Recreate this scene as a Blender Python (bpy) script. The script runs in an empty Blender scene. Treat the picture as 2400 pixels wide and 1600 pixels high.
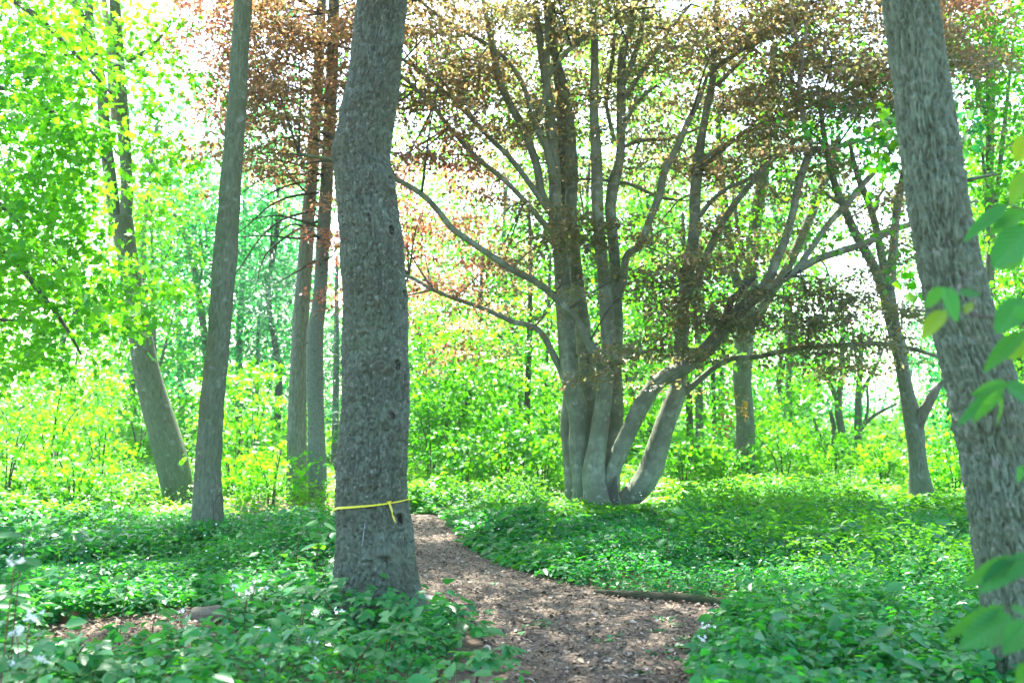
import bpy, bmesh, math, random
import numpy as np
from mathutils import Vector

rng = np.random.default_rng(7)
random.seed(7)
scn = bpy.context.scene
COL = scn.collection

# ------------------------------------------------------------------ camera
CAM_Z, FPX, HOR = 1.6, 2333.0, 949.0
TILT = math.atan((HOR - 800.0) / FPX)
cam_d = bpy.data.cameras.new('camera')
cam = bpy.data.objects.new('camera', cam_d)
COL.objects.link(cam)
cam.location = (0, 0, CAM_Z)
cam.rotation_euler = (math.pi / 2 + TILT, 0, 0)
cam_d.sensor_width = 36.0
cam_d.lens = 35.0
cam_d.clip_end = 2000.0
cam_d.dof.use_dof = True
cam_d.dof.focus_distance = 9.5
cam_d.dof.aperture_fstop = 2.2
scn.camera = cam

# ------------------------------------------------------------------ light
SUN_EL, SUN_AZ = math.radians(57), math.radians(-13)
w = bpy.data.worlds.new('World')
scn.world = w
w.use_nodes = True
nt = w.node_tree
sky = nt.nodes.new('ShaderNodeTexSky')
sky.sky_type = 'NISHITA'
sky.sun_disc = False
sky.sun_elevation = SUN_EL
sky.sun_rotation = SUN_AZ
sky.air_density = 1.0
sky.dust_density = 2.0
sky.ozone_density = 1.0
nt.nodes['Background'].inputs['Strength'].default_value = 0.15
nt.links.new(sky.outputs[0], nt.nodes['Background'].inputs['Color'])
sd = bpy.data.lights.new('sun', 'SUN')
sd.energy = 5.0
sd.angle = math.radians(0.53)
sd.color = (1.0, 0.95, 0.86)
so = bpy.data.objects.new('sun', sd)
COL.objects.link(so)
sv = Vector((math.sin(SUN_AZ) * math.cos(SUN_EL), math.cos(SUN_AZ) * math.cos(SUN_EL), math.sin(SUN_EL)))
so.rotation_euler = sv.to_track_quat('Z', 'Y').to_euler()
so.location = sv * 60

vs = scn.view_settings
vs.view_transform = 'Standard'
vs.look = 'None'
vs.gamma = 1.0
vs.exposure = 2.85
vs.use_curve_mapping = False
cy = scn.cycles
cy.max_bounces = 7
cy.diffuse_bounces = 3
cy.glossy_bounces = 2
cy.transmission_bounces = 4
cy.volume_bounces = 0
cy.transparent_max_bounces = 4
cy.sample_clamp_indirect = 6.0
cy.use_denoising = True
cy.caustics_reflective = False
cy.caustics_refractive = False


# ------------------------------------------------------------------ helpers
def P(px, py, Y):
    """photo pixel (2400x1600) seen at world depth Y -> point in the place"""
    rx = (px - 1200.0) / FPX
    ru = (800.0 - py) / FPX
    c, s = math.cos(TILT), math.sin(TILT)
    dy = c - ru * s
    dz = s + ru * c
    k = Y / dy
    return np.array([rx * k, Y, CAM_Z + dz * k])


def G(px, py):
    """photo pixel on the ground -> (x, y)"""
    rx = (px - 1200.0) / FPX
    ru = (800.0 - py) / FPX
    c, s = math.cos(TILT), math.sin(TILT)
    dy = c - ru * s
    dz = s + ru * c
    k = -CAM_Z / dz
    return np.array([rx * k, dy * k])


def R_(rpx, Y):
    return rpx * Y / FPX


def _hash(ix, iy, iz, seed):
    h = (ix.astype(np.int64) * 374761393 + iy.astype(np.int64) * 668265263 + iz.astype(np.int64) * 2147483647 + seed * 1274126177) & 0xFFFFFFFF
    h = ((h ^ (h >> 13)) * 1274126177) & 0xFFFFFFFF
    h = h ^ (h >> 16)
    return (h & 0xFFFFFF) / float(0xFFFFFF)


def vnoise(x, y, z=None, seed=0):
    x = np.asarray(x, float)
    y = np.asarray(y, float)
    z = np.zeros_like(x) if z is None else np.asarray(z, float)
    ix, iy, iz = np.floor(x), np.floor(y), np.floor(z)
    fx, fy, fz = x - ix, y - iy, z - iz
    fx, fy, fz = [f * f * (3 - 2 * f) for f in (fx, fy, fz)]
    r = 0
    for a in (0, 1):
        for b in (0, 1):
            for c in (0, 1):
                wt = (fx if a else 1 - fx) * (fy if b else 1 - fy) * (fz if c else 1 - fz)
                r = r + wt * _hash(ix + a, iy + b, iz + c, seed)
    return r * 2 - 1


def fbm(x, y, z=None, seed=0, oct=3):
    r, a = 0, 1.0
    z = np.zeros_like(np.asarray(x, float)) if z is None else z
    for o in range(oct):
        r = r + a * vnoise(np.asarray(x) * 2 ** o, np.asarray(y) * 2 ** o, np.asarray(z) * 2 ** o, seed + o)
        a *= 0.5
    return r


def worley(u, v, ncu, seed=0, jit=0.85):
    """cellular distance (F1, F2, id) on a plane that wraps after ncu cells in u"""
    iu, iv = np.floor(u), np.floor(v)
    f1 = np.full(u.shape, 9.0)
    f2 = np.full(u.shape, 9.0)
    cid = np.zeros(u.shape)
    z0 = np.zeros_like(u)
    for a in (-1, 0, 1):
        for b in (-1, 0, 1):
            cu, cv = iu + a, iv + b
            wu = np.mod(cu, ncu)
            ju = (_hash(wu, cv, z0, seed) - .5) * jit + .5
            jv = (_hash(wu, cv, z0, seed + 5) - .5) * jit + .5
            d = np.hypot(cu + ju - u, cv + jv - v)
            idv = _hash(wu, cv, z0, seed + 9)
            closer = d < f1
            f2 = np.where(closer, f1, np.minimum(f2, d))
            cid = np.where(closer, idv, cid)
            f1 = np.where(closer, d, f1)
    return f1, f2, cid


# ------------------------------------------------------------------ objects
def mesh_np(name, V, polys_flat, sizes, mat, parent=None, smooth=False, fattr=None, vattr=None):
    V = np.ascontiguousarray(V, np.float32)
    polys_flat = np.ascontiguousarray(polys_flat, np.int32)
    sizes = np.ascontiguousarray(sizes, np.int32)
    me = bpy.data.meshes.new(name)
    me.vertices.add(len(V))
    me.vertices.foreach_set('co', V.ravel())
    me.loops.add(len(polys_flat))
    me.loops.foreach_set('vertex_index', polys_flat)
    me.polygons.add(len(sizes))
    st = np.zeros(len(sizes), np.int32)
    st[1:] = np.cumsum(sizes)[:-1]
    me.polygons.foreach_set('loop_start', st)
    me.polygons.foreach_set('loop_total', sizes)
    if smooth:
        me.polygons.foreach_set('use_smooth', np.ones(len(sizes), bool))
    for dom, dd in (('FACE', fattr), ('POINT', vattr)):
        for k, a in (dd or {}).items():
            a = np.ascontiguousarray(a, np.float32)
            if a.ndim == 2:
                at = me.attributes.new(k, 'FLOAT_VECTOR', dom)
                at.data.foreach_set('vector', a.ravel())
            else:
                at = me.attributes.new(k, 'FLOAT', dom)
                at.data.foreach_set('value', a)
    me.materials.append(mat)
    me.update(calc_edges=True)
    ob = bpy.data.objects.new(name, me)
    COL.objects.link(ob)
    ob.parent = parent
    return ob


def thing(name, label, cat, loc=(0, 0, 0), group=None):
    o = bpy.data.objects.new(name, None)
    COL.objects.link(o)
    o['label'] = label
    o['category'] = cat
    if group:
        o['group'] = group
    o.empty_display_size = .2
    o.location = loc
    return o


def tag(o, label, cat=None, group=None, kind=None):
    o['label'] = label
    if cat:
        o['category'] = cat
    if group:
        o['group'] = group
    if kind:
        o['kind'] = kind
    return o


def base_of(root):
    """children are built in world coordinates: cancel the root's own location"""
    b = np.zeros(3)
    while root is not None:
        b += np.array(root.location)
        root = root.parent
    return b


def catmull(pts, n):
    pts = np.asarray(pts, float)
    if len(pts) == 2:
        t = np.linspace(0, 1, n)[:, None]
        return pts[0] * (1 - t) + pts[1] * t
    ext = np.vstack([2 * pts[0] - pts[1], pts, 2 * pts[-1] - pts[-2]])
    seg = len(pts) - 1
    t = np.linspace(0, seg - 1e-6, n)
    i = t.astype(int)
    f = (t - i)[:, None]
    p0, p1, p2, p3 = ext[i], ext[i + 1], ext[i + 2], ext[i + 3]
    return .5 * ((2 * p1) + (-p0 + p2) * f + (2 * p0 - 5 * p1 + 4 * p2 - p3) * f ** 2 + (-p0 + 3 * p1 - 3 * p2 + p3) * f ** 3)


def tube(name, pts, rad, mat, parent=None, seg=12, step=.12, wob=.05, seed=0, cap=True, flare=0.0, bump=None, smooth=True):
    """a tapering limb through pts (n,3) with radii rad (n)"""
    pts = np.asarray(pts, float)
    rad = np.asarray(rad, float)
    L = np.linalg.norm(np.diff(pts, axis=0), axis=1).sum()
    n = max(4, int(L / step) + 1)
    Q = catmull(pts, n)
    RR = np.maximum(catmull(rad[:, None], n)[:, 0], .0015)
    T = np.gradient(Q, axis=0)
    T /= np.linalg.norm(T, axis=1)[:, None] + 1e-9
    ref = np.array([0., -1., 0.]) if abs(T[0][1]) < .9 else np.array([1., 0, 0])
    U = np.zeros_like(Q)
    u = ref - T[0] * ref.dot(T[0])
    u /= np.linalg.norm(u)
    for i in range(n):
        u = u - T[i] * u.dot(T[i])
        u /= np.linalg.norm(u) + 1e-9
        U[i] = u
    W = np.cross(T, U)
    th = np.linspace(0, 2 * math.pi, seg, endpoint=False)
    S = np.concatenate([[0], np.cumsum(np.linalg.norm(np.diff(Q, axis=0), axis=1))])
    TH, SS = np.meshgrid(th, S)
    RB = np.repeat(RR[:, None], seg, 1)
    d = RB * (1 + wob * fbm(np.cos(TH) * 1.3, np.sin(TH) * 1.3, SS * 2.2 / max(.2, RR[0] * 6), seed))
    if flare:
        fl = np.exp(-SS / (RR[0] * 1.6))
        d = d * (1 + flare * fl * (.55 + .6 * np.abs(np.cos(TH * 2.5 + seed))))
    if bump is not None:
        d = d + bump(TH, SS, RB)
    V = Q[:, None, :] + U[:, None, :] * (np.cos(TH) * d)[..., None] + W[:, None, :] * (np.sin(TH) * d)[..., None]
    bk = np.stack([np.cos(TH) * RB, np.sin(TH) * RB, SS], -1).reshape(-1, 3)
    V = V.reshape(-1, 3)
    i = np.arange(n - 1)[:, None] * seg
    j = np.arange(seg)[None, :]
    j2 = (j + 1) % seg
    F = np.stack([i + j, i + j2, i + seg + j2, i + seg + j], -1).reshape(-1, 4)
    flat = F.ravel()
    sizes = np.full(len(F), 4)
    if cap:
        flat = np.concatenate([flat, np.arange(seg)[::-1], (n - 1) * seg + np.arange(seg)])
        sizes = np.concatenate([sizes, [seg, seg]])
    if parent is not None:
        V = V - base_of(parent)
    return mesh_np(name, V, flat, sizes, mat, parent, smooth, vattr={'bk': bk})


# leaf outlines: x along the midrib 0..1, y across, z out of the blade
LEAF = {
    'kite': (np.array([[0, 0, 0], [.42, .5, .10], [1, 0, -.06], [.42, -.5, .10]]), [[0, 3, 2, 1]]),
    'oval': (np.array([[0, 0, 0], [.22, -.36, .09], [.62, -.44, .07], [1, 0, -.12], [.62, .44, .07], [.22, .36, .09], [.45, 0, 0]]),
             [[0, 1, 2, 6], [6, 2, 3], [6, 3, 4], [0, 6, 4, 5]]),
    'fold': (np.array([[0, 0, 0], [.24, -.38, .08], [.66, -.40, .06], [1, 0, -.12], [.66, .40, .06], [.24, .38, .08]]), [[0, 1, 2, 3], [0, 3, 4, 5]]),
    'maple': (np.array([[0, 0, 0], [.02, -.34, .03], [.30, -.26, .02], [.50, -.62, -.05], [.60, -.22, .05], [1, 0, -.10],
                        [.60, .22, .05], [.50, .62, -.05], [.30, .26, .02], [.02, .34, .03], [.34, 0, .02]]),
              [[0, 1, 2, 10], [2, 3, 4, 10], [4, 5, 6, 10], [10, 6, 7, 8], [0, 10, 8, 9]]),
    'blade': (np.array([[0, -.5, 0], [.5, -.4, .12], [1, 0, -.1], [.5, .4, .12], [0, .5, 0]]), [[0, 1, 2, 3, 4]]),
}


def leaves(name, pos, dirs, nrm, L, W, shape, mat, parent=None, rnd=None, hue=None, kind=None):
    n = len(pos)
    tv, tf = LEAF[shape]
    d = dirs / (np.linalg.norm(dirs, axis=1)[:, None] + 1e-9)
    nr = nrm - d * (nrm * d).sum(1)[:, None]
    nr /= np.linalg.norm(nr, axis=1)[:, None] + 1e-9
    s = np.cross(nr, d)
    L = np.broadcast_to(L, (n,))[:, None, None]
    W = np.broadcast_to(W, (n,))[:, None, None]
    V = pos[:, None, :] + d[:, None, :] * tv[None, :, 0:1] * L + s[:, None, :] * tv[None, :, 1:2] * W + nr[:, None, :] * tv[None, :, 2:3] * L
    k = len(tv)
    V = V.reshape(-1, 3)
    if parent is not None:
        V = V - base_of(parent)
    flat0 = np.concatenate([np.array(f) for f in tf])
    sz0 = np.array([len(f) for f in tf])
    flat = (flat0[None, :] + (np.arange(n) * k)[:, None]).ravel()
    sizes = np.tile(sz0, n)
    if rnd is None:
        rnd = rng.random(n)
    fa = {'rnd': np.repeat(rnd, len(tf))}
    if hue is not None:
        fa['hue'] = np.repeat(hue, len(tf))
    ob = mesh_np(name, V, flat, sizes, mat, parent, False, fattr=fa)
    if kind:
        ob['kind'] = kind
    return ob


def sprays(C, per, rad, tilt=.35, thick=.12, leaf_tilt=.45, droop=.15):
    """flat fans of leaves round spray centres C (n,3)"""
    n = len(C)
    N = n * per
    Cc = np.repeat(C, per, 0)
    sn = np.array([0, 0, 1.]) + rng.normal(0, tilt, (n, 3))
    sn /= np.linalg.norm(sn, axis=1)[:, None]
    sn = np.repeat(sn, per, 0)
    a = rng.random(N) * 2 * math.pi
    rr = np.sqrt(rng.random(N)) * np.repeat(np.broadcast_to(rad, (n,)) * rng.uniform(.7, 1.25, n), per)
    ref = np.array([1., 0, 0])
    e1 = ref - sn * sn[:, :1]
    e1 /= np.linalg.norm(e1, axis=1)[:, None]
    e2 = np.cross(sn, e1)
    off = e1 * (np.cos(a) * rr)[:, None] + e2 * (np.sin(a) * rr)[:, None]
    radv = np.repeat(np.broadcast_to(rad, (n,)), per)
    pos = Cc + off + sn * rng.normal(0, 1, N)[:, None] * (thick * radv)[:, None]
    pos[:, 2] -= droop * rr ** 2 / (radv + 1e-6)
    dirs = off / (rr[:, None] + 1e-6) + rng.normal(0, .7, (N, 3))
    dirs[:, 2] -= .25
    nrm = sn + rng.normal(0, leaf_tilt, (N, 3))
    return pos, dirs, nrm


# ------------------------------------------------------------------ materials
def new_mat(name):
    m = bpy.data.materials.new(name)
    m.use_nodes = True
    nt = m.node_tree
    for n in list(nt.nodes):
        nt.nodes.remove(n)
    return m, nt


def node(nt, t, **kw):
    n = nt.nodes.new(t)
    for k, v in kw.items():
        if k.startswith('i_'):
            n.inputs[k[2:].replace('_', ' ')].default_value = v
        else:
            setattr(n, k, v)
    return n


def ramp(nt, fac, stops):
    r = nt.nodes.new('ShaderNodeValToRGB')
    el = r.color_ramp.elements
    el[0].position, el[0].color = stops[0][0], (*stops[0][1], 1)
    el[1].position, el[1].color = stops[-1][0], (*stops[-1][1], 1)
    for p, c in stops[1:-1]:
        e = el.new(p)
        e.color = (*c, 1)
    nt.links.new(fac, r.inputs['Fac'])
    return r.outputs['Color']


def leaf_mat(name, refl, trans, tmix=.45, rough=.42, spec=.5, hue=None):
    """refl / trans: three colours over the leaf's own random value; hue: second set blended by attribute 'hue'"""
    m, nt = new_mat(name)
    a = node(nt, 'ShaderNodeAttribute', attribute_name='rnd')
    f = a.outputs['Fac']
    c = ramp(nt, f, [(0, refl[0]), (.5, refl[1]), (1, refl[2])])
    t = ramp(nt, f, [(0, trans[0]), (.5, trans[1]), (1, trans[2])])
    if hue:
        h = node(nt, 'ShaderNodeAttribute', attribute_name='hue')
        c2 = ramp(nt, f, [(0, hue[0][0]), (.5, hue[0][1]), (1, hue[0][2])])
        t2 = ramp(nt, f, [(0, hue[1][0]), (.5, hue[1][1]), (1, hue[1][2])])
        for k in (0, 1):
            mx = node(nt, 'ShaderNodeMix', data_type='RGBA')
            nt.links.new(h.outputs['Fac'], mx.inputs[0])
            nt.links.new((c, t)[k], mx.inputs[6])
            nt.links.new((c2, t2)[k], mx.inputs[7])
            if k == 0:
                c = mx.outputs[2]
            else:
                t = mx.outputs[2]
    p = node(nt, 'ShaderNodeBsdfPrincipled', i_Roughness=rough)
    p.inputs['Specular IOR Level'].default_value = spec
    nt.links.new(c, p.inputs['Base Color'])
    tr = node(nt, 'ShaderNodeBsdfTranslucent')
    nt.links.new(t, tr.inputs['Color'])
    mix = node(nt, 'ShaderNodeMixShader')
    mix.inputs[0].default_value = tmix
    nt.links.new(p.outputs[0], mix.inputs[1])
    nt.links.new(tr.outputs[0], mix.inputs[2])
    o = node(nt, 'ShaderNodeOutputMaterial')
    nt.links.new(mix.outputs[0], o.inputs['Surface'])
    return m


def bark_mat(name, cols, scale=(40, 40, 8), bump=.5, dist=.01, patch=None, patch_amt=.4, flecks=None, coord='bk', rough=.9, detail=6, plates=False, stain=None):
    tone = lambda c_: (c_[0] * .72, c_[1] * .80, c_[2] * .75)
    cols = [tone(c_) for c_ in cols]
    patch = tone(patch) if patch else None
    stain = tone(stain) if stain else None
    flecks = (tone(flecks[0]), flecks[1]) if flecks else None
    m, nt = new_mat(name)
    a = node(nt, 'ShaderNodeAttribute', attribute_name=coord)
    mp = node(nt, 'ShaderNodeMapping')
    mp.inputs['Scale'].default_value = scale
    nt.links.new(a.outputs['Vector'], mp.inputs['Vector'])
    nz = node(nt, 'ShaderNodeTexNoise', i_Scale=1.0, i_Detail=float(detail), i_Roughness=.65)
    nt.links.new(mp.outputs[0], nz.inputs['Vector'])
    c = ramp(nt, nz.outputs['Fac'], [(.28, cols[0]), (.5, cols[1]), (.72, cols[2])])
    if patch:
        n2 = node(nt, 'ShaderNodeTexNoise', i_Scale=2.3, i_Detail=4.0)
        nt.links.new(a.outputs['Vector'], n2.inputs['Vector'])
        r2 = ramp(nt, n2.outputs['Fac'], [(.45, (0, 0, 0)), (.65, (patch_amt,) * 3)])
        mx = node(nt, 'ShaderNodeMix', data_type='RGBA')
        nt.links.new(r2, mx.inputs[0])
        nt.links.new(c, mx.inputs[6])
        mx.inputs[7].default_value = (*patch, 1)
        c = mx.outputs[2]
    if stain:
        ms = node(nt, 'ShaderNodeMapping')
        ms.inputs['Scale'].default_value = (1.5, 1.5, 3.2)
        nt.links.new(a.outputs['Vector'], ms.inputs['Vector'])
        n4 = node(nt, 'ShaderNodeTexNoise', i_Scale=2.0, i_Detail=5.0)
        nt.links.new(ms.outputs[0], n4.inputs['Vector'])
        r4 = ramp(nt, n4.outputs['Fac'], [(.42, (0, 0, 0)), (.62, (.7,) * 3)])
        mx = node(nt, 'ShaderNodeMix', data_type='RGBA')
        nt.links.new(r4, mx.inputs[0])
        nt.links.new(c, mx.inputs[6])
        mx.inputs[7].default_value = (*stain, 1)
        c = mx.outputs[2]
    if flecks:
        n3 = node(nt, 'ShaderNodeTexNoise', i_Scale=flecks[1], i_Detail=3.0)
        nt.links.new(a.outputs['Vector'], n3.inputs['Vector'])
        r3 = ramp(nt, n3.outputs['Fac'], [(.60, (0, 0, 0)), (.70, (.75,) * 3)])
        mx = node(nt, 'ShaderNodeMix', data_type='RGBA')
        nt.links.new(r3, mx.inputs[0])
        nt.links.new(c, mx.inputs[6])
        mx.inputs[7].default_value = (*flecks[0], 1)
        c = mx.outputs[2]
    if plates:
        pa = node(nt, 'ShaderNodeAttribute', attribute_name='plate')
        pr = ramp(nt, pa.outputs['Fac'], [(0, (.72, .70, .66)), (.5, (1, 1, 1)), (1, (1.0, 1.0, 1.0))])
        mx = node(nt, 'ShaderNodeMix', data_type='RGBA', blend_type='MULTIPLY')
        mx.inputs[0].default_value = 1.0
        nt.links.new(c, mx.inputs[6])
        nt.links.new(pr, mx.inputs[7])
        c = mx.outputs[2]
    p = node(nt, 'ShaderNodeBsdfPrincipled', i_Roughness=rough)
    p.inputs['Specular IOR Level'].default_value = .25
    nt.links.new(c, p.inputs['Base Color'])
    b = node(nt, 'ShaderNodeBump', i_Strength=bump, i_Distance=dist)
    nt.links.new(nz.outputs['Fac'], b.inputs['Height'])
    nt.links.new(b.outputs[0], p.inputs['Normal'])
    o = node(nt, 'ShaderNodeOutputMaterial')
    nt.links.new(p.outputs[0], o.inputs['Surface'])
    return m


def plain_mat(name, col, rough=.6, noise=None, trans=0):
    m, nt = new_mat(name)
    p = node(nt, 'ShaderNodeBsdfPrincipled', i_Roughness=rough)
    if noise:
        tc = node(nt, 'ShaderNodeTexCoord')
        nz = node(nt, 'ShaderNodeTexNoise', i_Scale=noise[0], i_Detail=5.0)
        nt.links.new(tc.outputs['Object'], nz.inputs['Vector'])
        c = ramp(nt, nz.outputs['Fac'], [(.3, noise[1]), (.7, col)])
        nt.links.new(c, p.inputs['Base Color'])
    else:
        p.inputs['Base Color'].default_value = (*col, 1)
    o = node(nt, 'ShaderNodeOutputMaterial')
    if trans:
        t = node(nt, 'ShaderNodeBsdfTranslucent')
        t.inputs['Color'].default_value = (*col, 1)
        mx = node(nt, 'ShaderNodeMixShader')
        mx.inputs[0].default_value = trans
        nt.links.new(p.outputs[0], mx.inputs[1])
        nt.links.new(t.outputs[0], mx.inputs[2])
        nt.links.new(mx.outputs[0], o.inputs['Surface'])
    else:
        nt.links.new(p.outputs[0], o.inputs['Surface'])
    return m


M = {}
# greens: bluish herb leaves, yellow-green maples, plain forest green
M['herb'] = leaf_mat('herb_leaf', [(.010, .13, .042), (.020, .21, .065), (.05, .29, .05)],
                     [(.02, .27, .015), (.05, .40, .018), (.15, .52, .012)], .47, .5, .4)
M['herb2'] = leaf_mat('meadow_herb_leaf', [(.022, .17, .018), (.045, .25, .02), (.10, .32, .02)],
                      [(.07, .36, .008), (.15, .50, .01), (.27, .60, .012)], .52, .5, .35)
M['maple'] = leaf_mat('maple_leaf', [(.018, .16, .008), (.045, .24, .008), (.10, .32, .01)],
                      [(.07, .40, .005), (.15, .54, .008), (.25, .64, .012)], .56, .45, .35)
M['forest'] = leaf_mat('forest_leaf', [(.010, .12, .014), (.024, .19, .018), (.05, .26, .02)],
                       [(.04, .32, .004), (.11, .46, .006), (.24, .58, .008)], .5, .5, .35)
M['blue'] = leaf_mat('blue_green_leaf', [(.010, .12, .05), (.018, .18, .07), (.03, .24, .08)],
                     [(.02, .30, .06), (.05, .42, .08), (.12, .50, .07)], .5, .5, .35)
M['beech'] = leaf_mat('copper_beech_leaf', [(.040, .058, .034), (.066, .08, .046), (.10, .105, .055)],
                      [(.12, .27, .06), (.21, .28, .08), (.36, .34, .11)], .5, .36, .75,
                      hue=([(.050, .034, .038), (.082, .05, .05), (.13, .075, .06)],
                           [(.40, .09, .08), (.62, .20, .12), (.75, .40, .17)]))
M['gold'] = leaf_mat('golden_leaf', [(.25, .15, .03), (.32, .20, .04), (.4, .26, .06)],
                     [(.45, .25, .03), (.55, .32, .04), (.6, .4, .06)], .45, .4, .5)
M['pine'] = leaf_mat('pine_needle', [(.02, .09, .05), (.03, .12, .06), (.04, .15, .07)],
                     [(.02, .10, .04), (.03, .14, .05), (.05, .18, .06)], .3, .5, .4)
M['bramble'] = leaf_mat('bramble_leaf', [(.015, .15, .04), (.025, .20, .05), (.04, .25, .06)],
                        [(.03, .28, .03), (.06, .36, .035), (.10, .42, .04)], .42, .38, .6)
M['broad'] = leaf_mat('broad_sapling_leaf', [(.03, .17, .04), (.045, .22, .055), (.07, .27, .06)],
                      [(.06, .36, .02), (.12, .46, .02), (.32, .58, .02)], .5, .38, .5)
def veined_leaf(name, refl, trans):
    m = leaf_mat(name, refl, trans, .5, .42, .4)
    nt = m.node_tree
    tc = node(nt, 'ShaderNodeTexCoord')
    sp = node(nt, 'ShaderNodeSeparateXYZ')
    nt.links.new(tc.outputs['Object'], sp.inputs[0])
    ab = node(nt, 'ShaderNodeMath', operation='ABSOLUTE')
    nt.links.new(sp.outputs['Y'], ab.inputs[0])
    k = node(nt, 'ShaderNodeMath', operation='MULTIPLY_ADD')       # side veins run forward from the midrib
    nt.links.new(ab.outputs[0], k.inputs[0])
    k.inputs[1].default_value = -.9
    nt.links.new(sp.outputs['X'], k.inputs[2])
    k2 = node(nt, 'ShaderNodeMath', operation='MULTIPLY')
    nt.links.new(k.outputs[0], k2.inputs[0])
    k2.inputs[1].default_value = 8.0
    pp_ = node(nt, 'ShaderNodeMath', operation='PINGPONG')
    nt.links.new(k2.outputs[0], pp_.inputs[0])
    pp_.inputs[1].default_value = .5
    mn = node(nt, 'ShaderNodeMath', operation='MULTIPLY')
    nt.links.new(ab.outputs[0], mn.inputs[0])
    mn.inputs[1].default_value = 7.0
    mi = node(nt, 'ShaderNodeMath', operation='MINIMUM')
    nt.links.new(pp_.outputs[0], mi.inputs[0])
    nt.links.new(mn.outputs[0], mi.inputs[1])
    r = ramp(nt, mi.outputs[0], [(.0, (1, 1, 1)), (.10, (0, 0, 0))])
    bp = node(nt, 'ShaderNodeBump', i_Strength=.7, i_Distance=.02)
    nt.links.new(mi.outputs[0], bp.inputs['Height'])
    P_ = [n for n in nt.nodes if n.type == 'BSDF_PRINCIPLED'][0]
    T_ = [n for n in nt.nodes if n.type == 'BSDF_TRANSLUCENT'][0]
    nt.links.new(bp.outputs[0], P_.inputs['Normal'])
    for nd, inp, colr in ((P_, 'Base Color', (.12, .36, .12, 1)), (T_, 'Color', (.03, .18, .01, 1))):
        l = nd.inputs[inp].links[0]
        src = l.from_socket
        mx = node(nt, 'ShaderNodeMix', data_type='RGBA')
        nt.links.new(r, mx.inputs[0])
        nt.links.new(src, mx.inputs[6])
        mx.inputs[7].default_value = colr
        nt.links.new(mx.outputs[2], nd.inputs[inp])
    return m


M['broad'] = veined_leaf('broad_sapling_leaf', [(.018, .17, .055), (.03, .22, .03), (.07, .28, .02)], [(.07, .42, .05), (.16, .55, .01), (.52, .68, .005)])
M['bark_main'] = bark_mat('furrowed_grey_bark', [(.06, .072, .052), (.12, .142, .106), (.20, .23, .175)], (60, 60, 26), .6, .008,
                          patch=(.10, .14, .075), patch_amt=.5, flecks=((.27, .30, .24), 30), plates=True, stain=(.10, .105, .07))
M['bark_right'] = bark_mat('ridged_ash_bark', [(.065, .09, .06), (.14, .18, .12), (.23, .30, .21)], (60, 60, 14), .55, .008,
                           patch=(.13, .15, .085), patch_amt=.55, flecks=((.28, .29, .235), 16), plates=True)
M['bark_mid'] = bark_mat('mossy_grey_bark', [(.075, .09, .06), (.145, .168, .112), (.22, .25, .175)], (40, 40, 9), .7, .015,
                         patch=(.11, .14, .07), patch_amt=.55, flecks=((.26, .30, .26), 9))
M['bark_pine'] = bark_mat('pine_bark', [(.10, .11, .09), (.19, .205, .17), (.30, .32, .27)], (30, 30, 9), .9, .02)
M['bark_spruce'] = bark_mat('spruce_bark', [(.10, .115, .10), (.165, .185, .16), (.24, .265, .23)], (38, 38, 24), .7, .012)
M['bark_beech'] = bark_mat('smooth_beech_bark', [(.125, .15, .10), (.215, .245, .175), (.31, .345, .255)], (16, 16, 7), .6, .015,
                           patch=(.085, .075, .04), patch_amt=.7, flecks=((.33, .36, .28), 7), rough=.75, stain=(.12, .14, .085))
M['bark_dead'] = bark_mat('pale_dead_bark', [(.20, .17, .13), (.34, .30, .24), (.46, .42, .36)], (25, 25, 8), .5, .01,
                          patch=(.16, .13, .10), patch_amt=.6)
M['bark_stub'] = bark_mat('weathered_stub_bark', [(.09, .085, .06), (.16, .15, .115), (.25, .23, .18)], (30, 30, 8), .6, .01)
M['bark_dark'] = bark_mat('dark_bark', [(.05, .05, .04), (.09, .09, .07), (.14, .135, .10)], (40, 40, 10), .7, .015,
                          patch=(.08, .10, .05), patch_amt=.5)
M['sap'] = plain_mat('pale_sap', (.30, .36, .33), .8)
M['hole'] = plain_mat('dark_hole_lining', (.035, .026, .018), .95)  # near-black lining of the knot holes
M['twig'] = plain_mat('twig_bark', (.075, .06, .045), .85)
M['stem_red'] = plain_mat('reddish_stem', (.10, .035, .025), .6)
M['stem_green'] = plain_mat('green_stem', (.10, .24, .06), .55, trans=.2)
M['petal'] = plain_mat('white_petal', (.82, .84, .84), .6, trans=.35)
M['tape'] = plain_mat('yellow_tape', (.70, .66, .02), .4, trans=.3)
M['log'] = bark_mat('log_bark', [(.09, .065, .045), (.18, .135, .10), (.30, .24, .18)], (30, 30, 8), .8, .012)
M['rotlog'] = bark_mat('orange_rotten_log', [(.16, .07, .03), (.28, .15, .07), (.38, .27, .18)], (22, 22, 6), .8, .012)
M['moss'] = bark_mat('mossy_log_bark', [(.035, .035, .016), (.065, .06, .03), (.12, .10, .06)], (30, 30, 10), .9, .015, patch=(.035, .08, .015), patch_amt=.7)
M['birch'] = bark_mat('pale_log_bark', [(.16, .14, .12), (.38, .36, .33), (.52, .51, .48)], (18, 18, 26), .6, .008)


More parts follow.
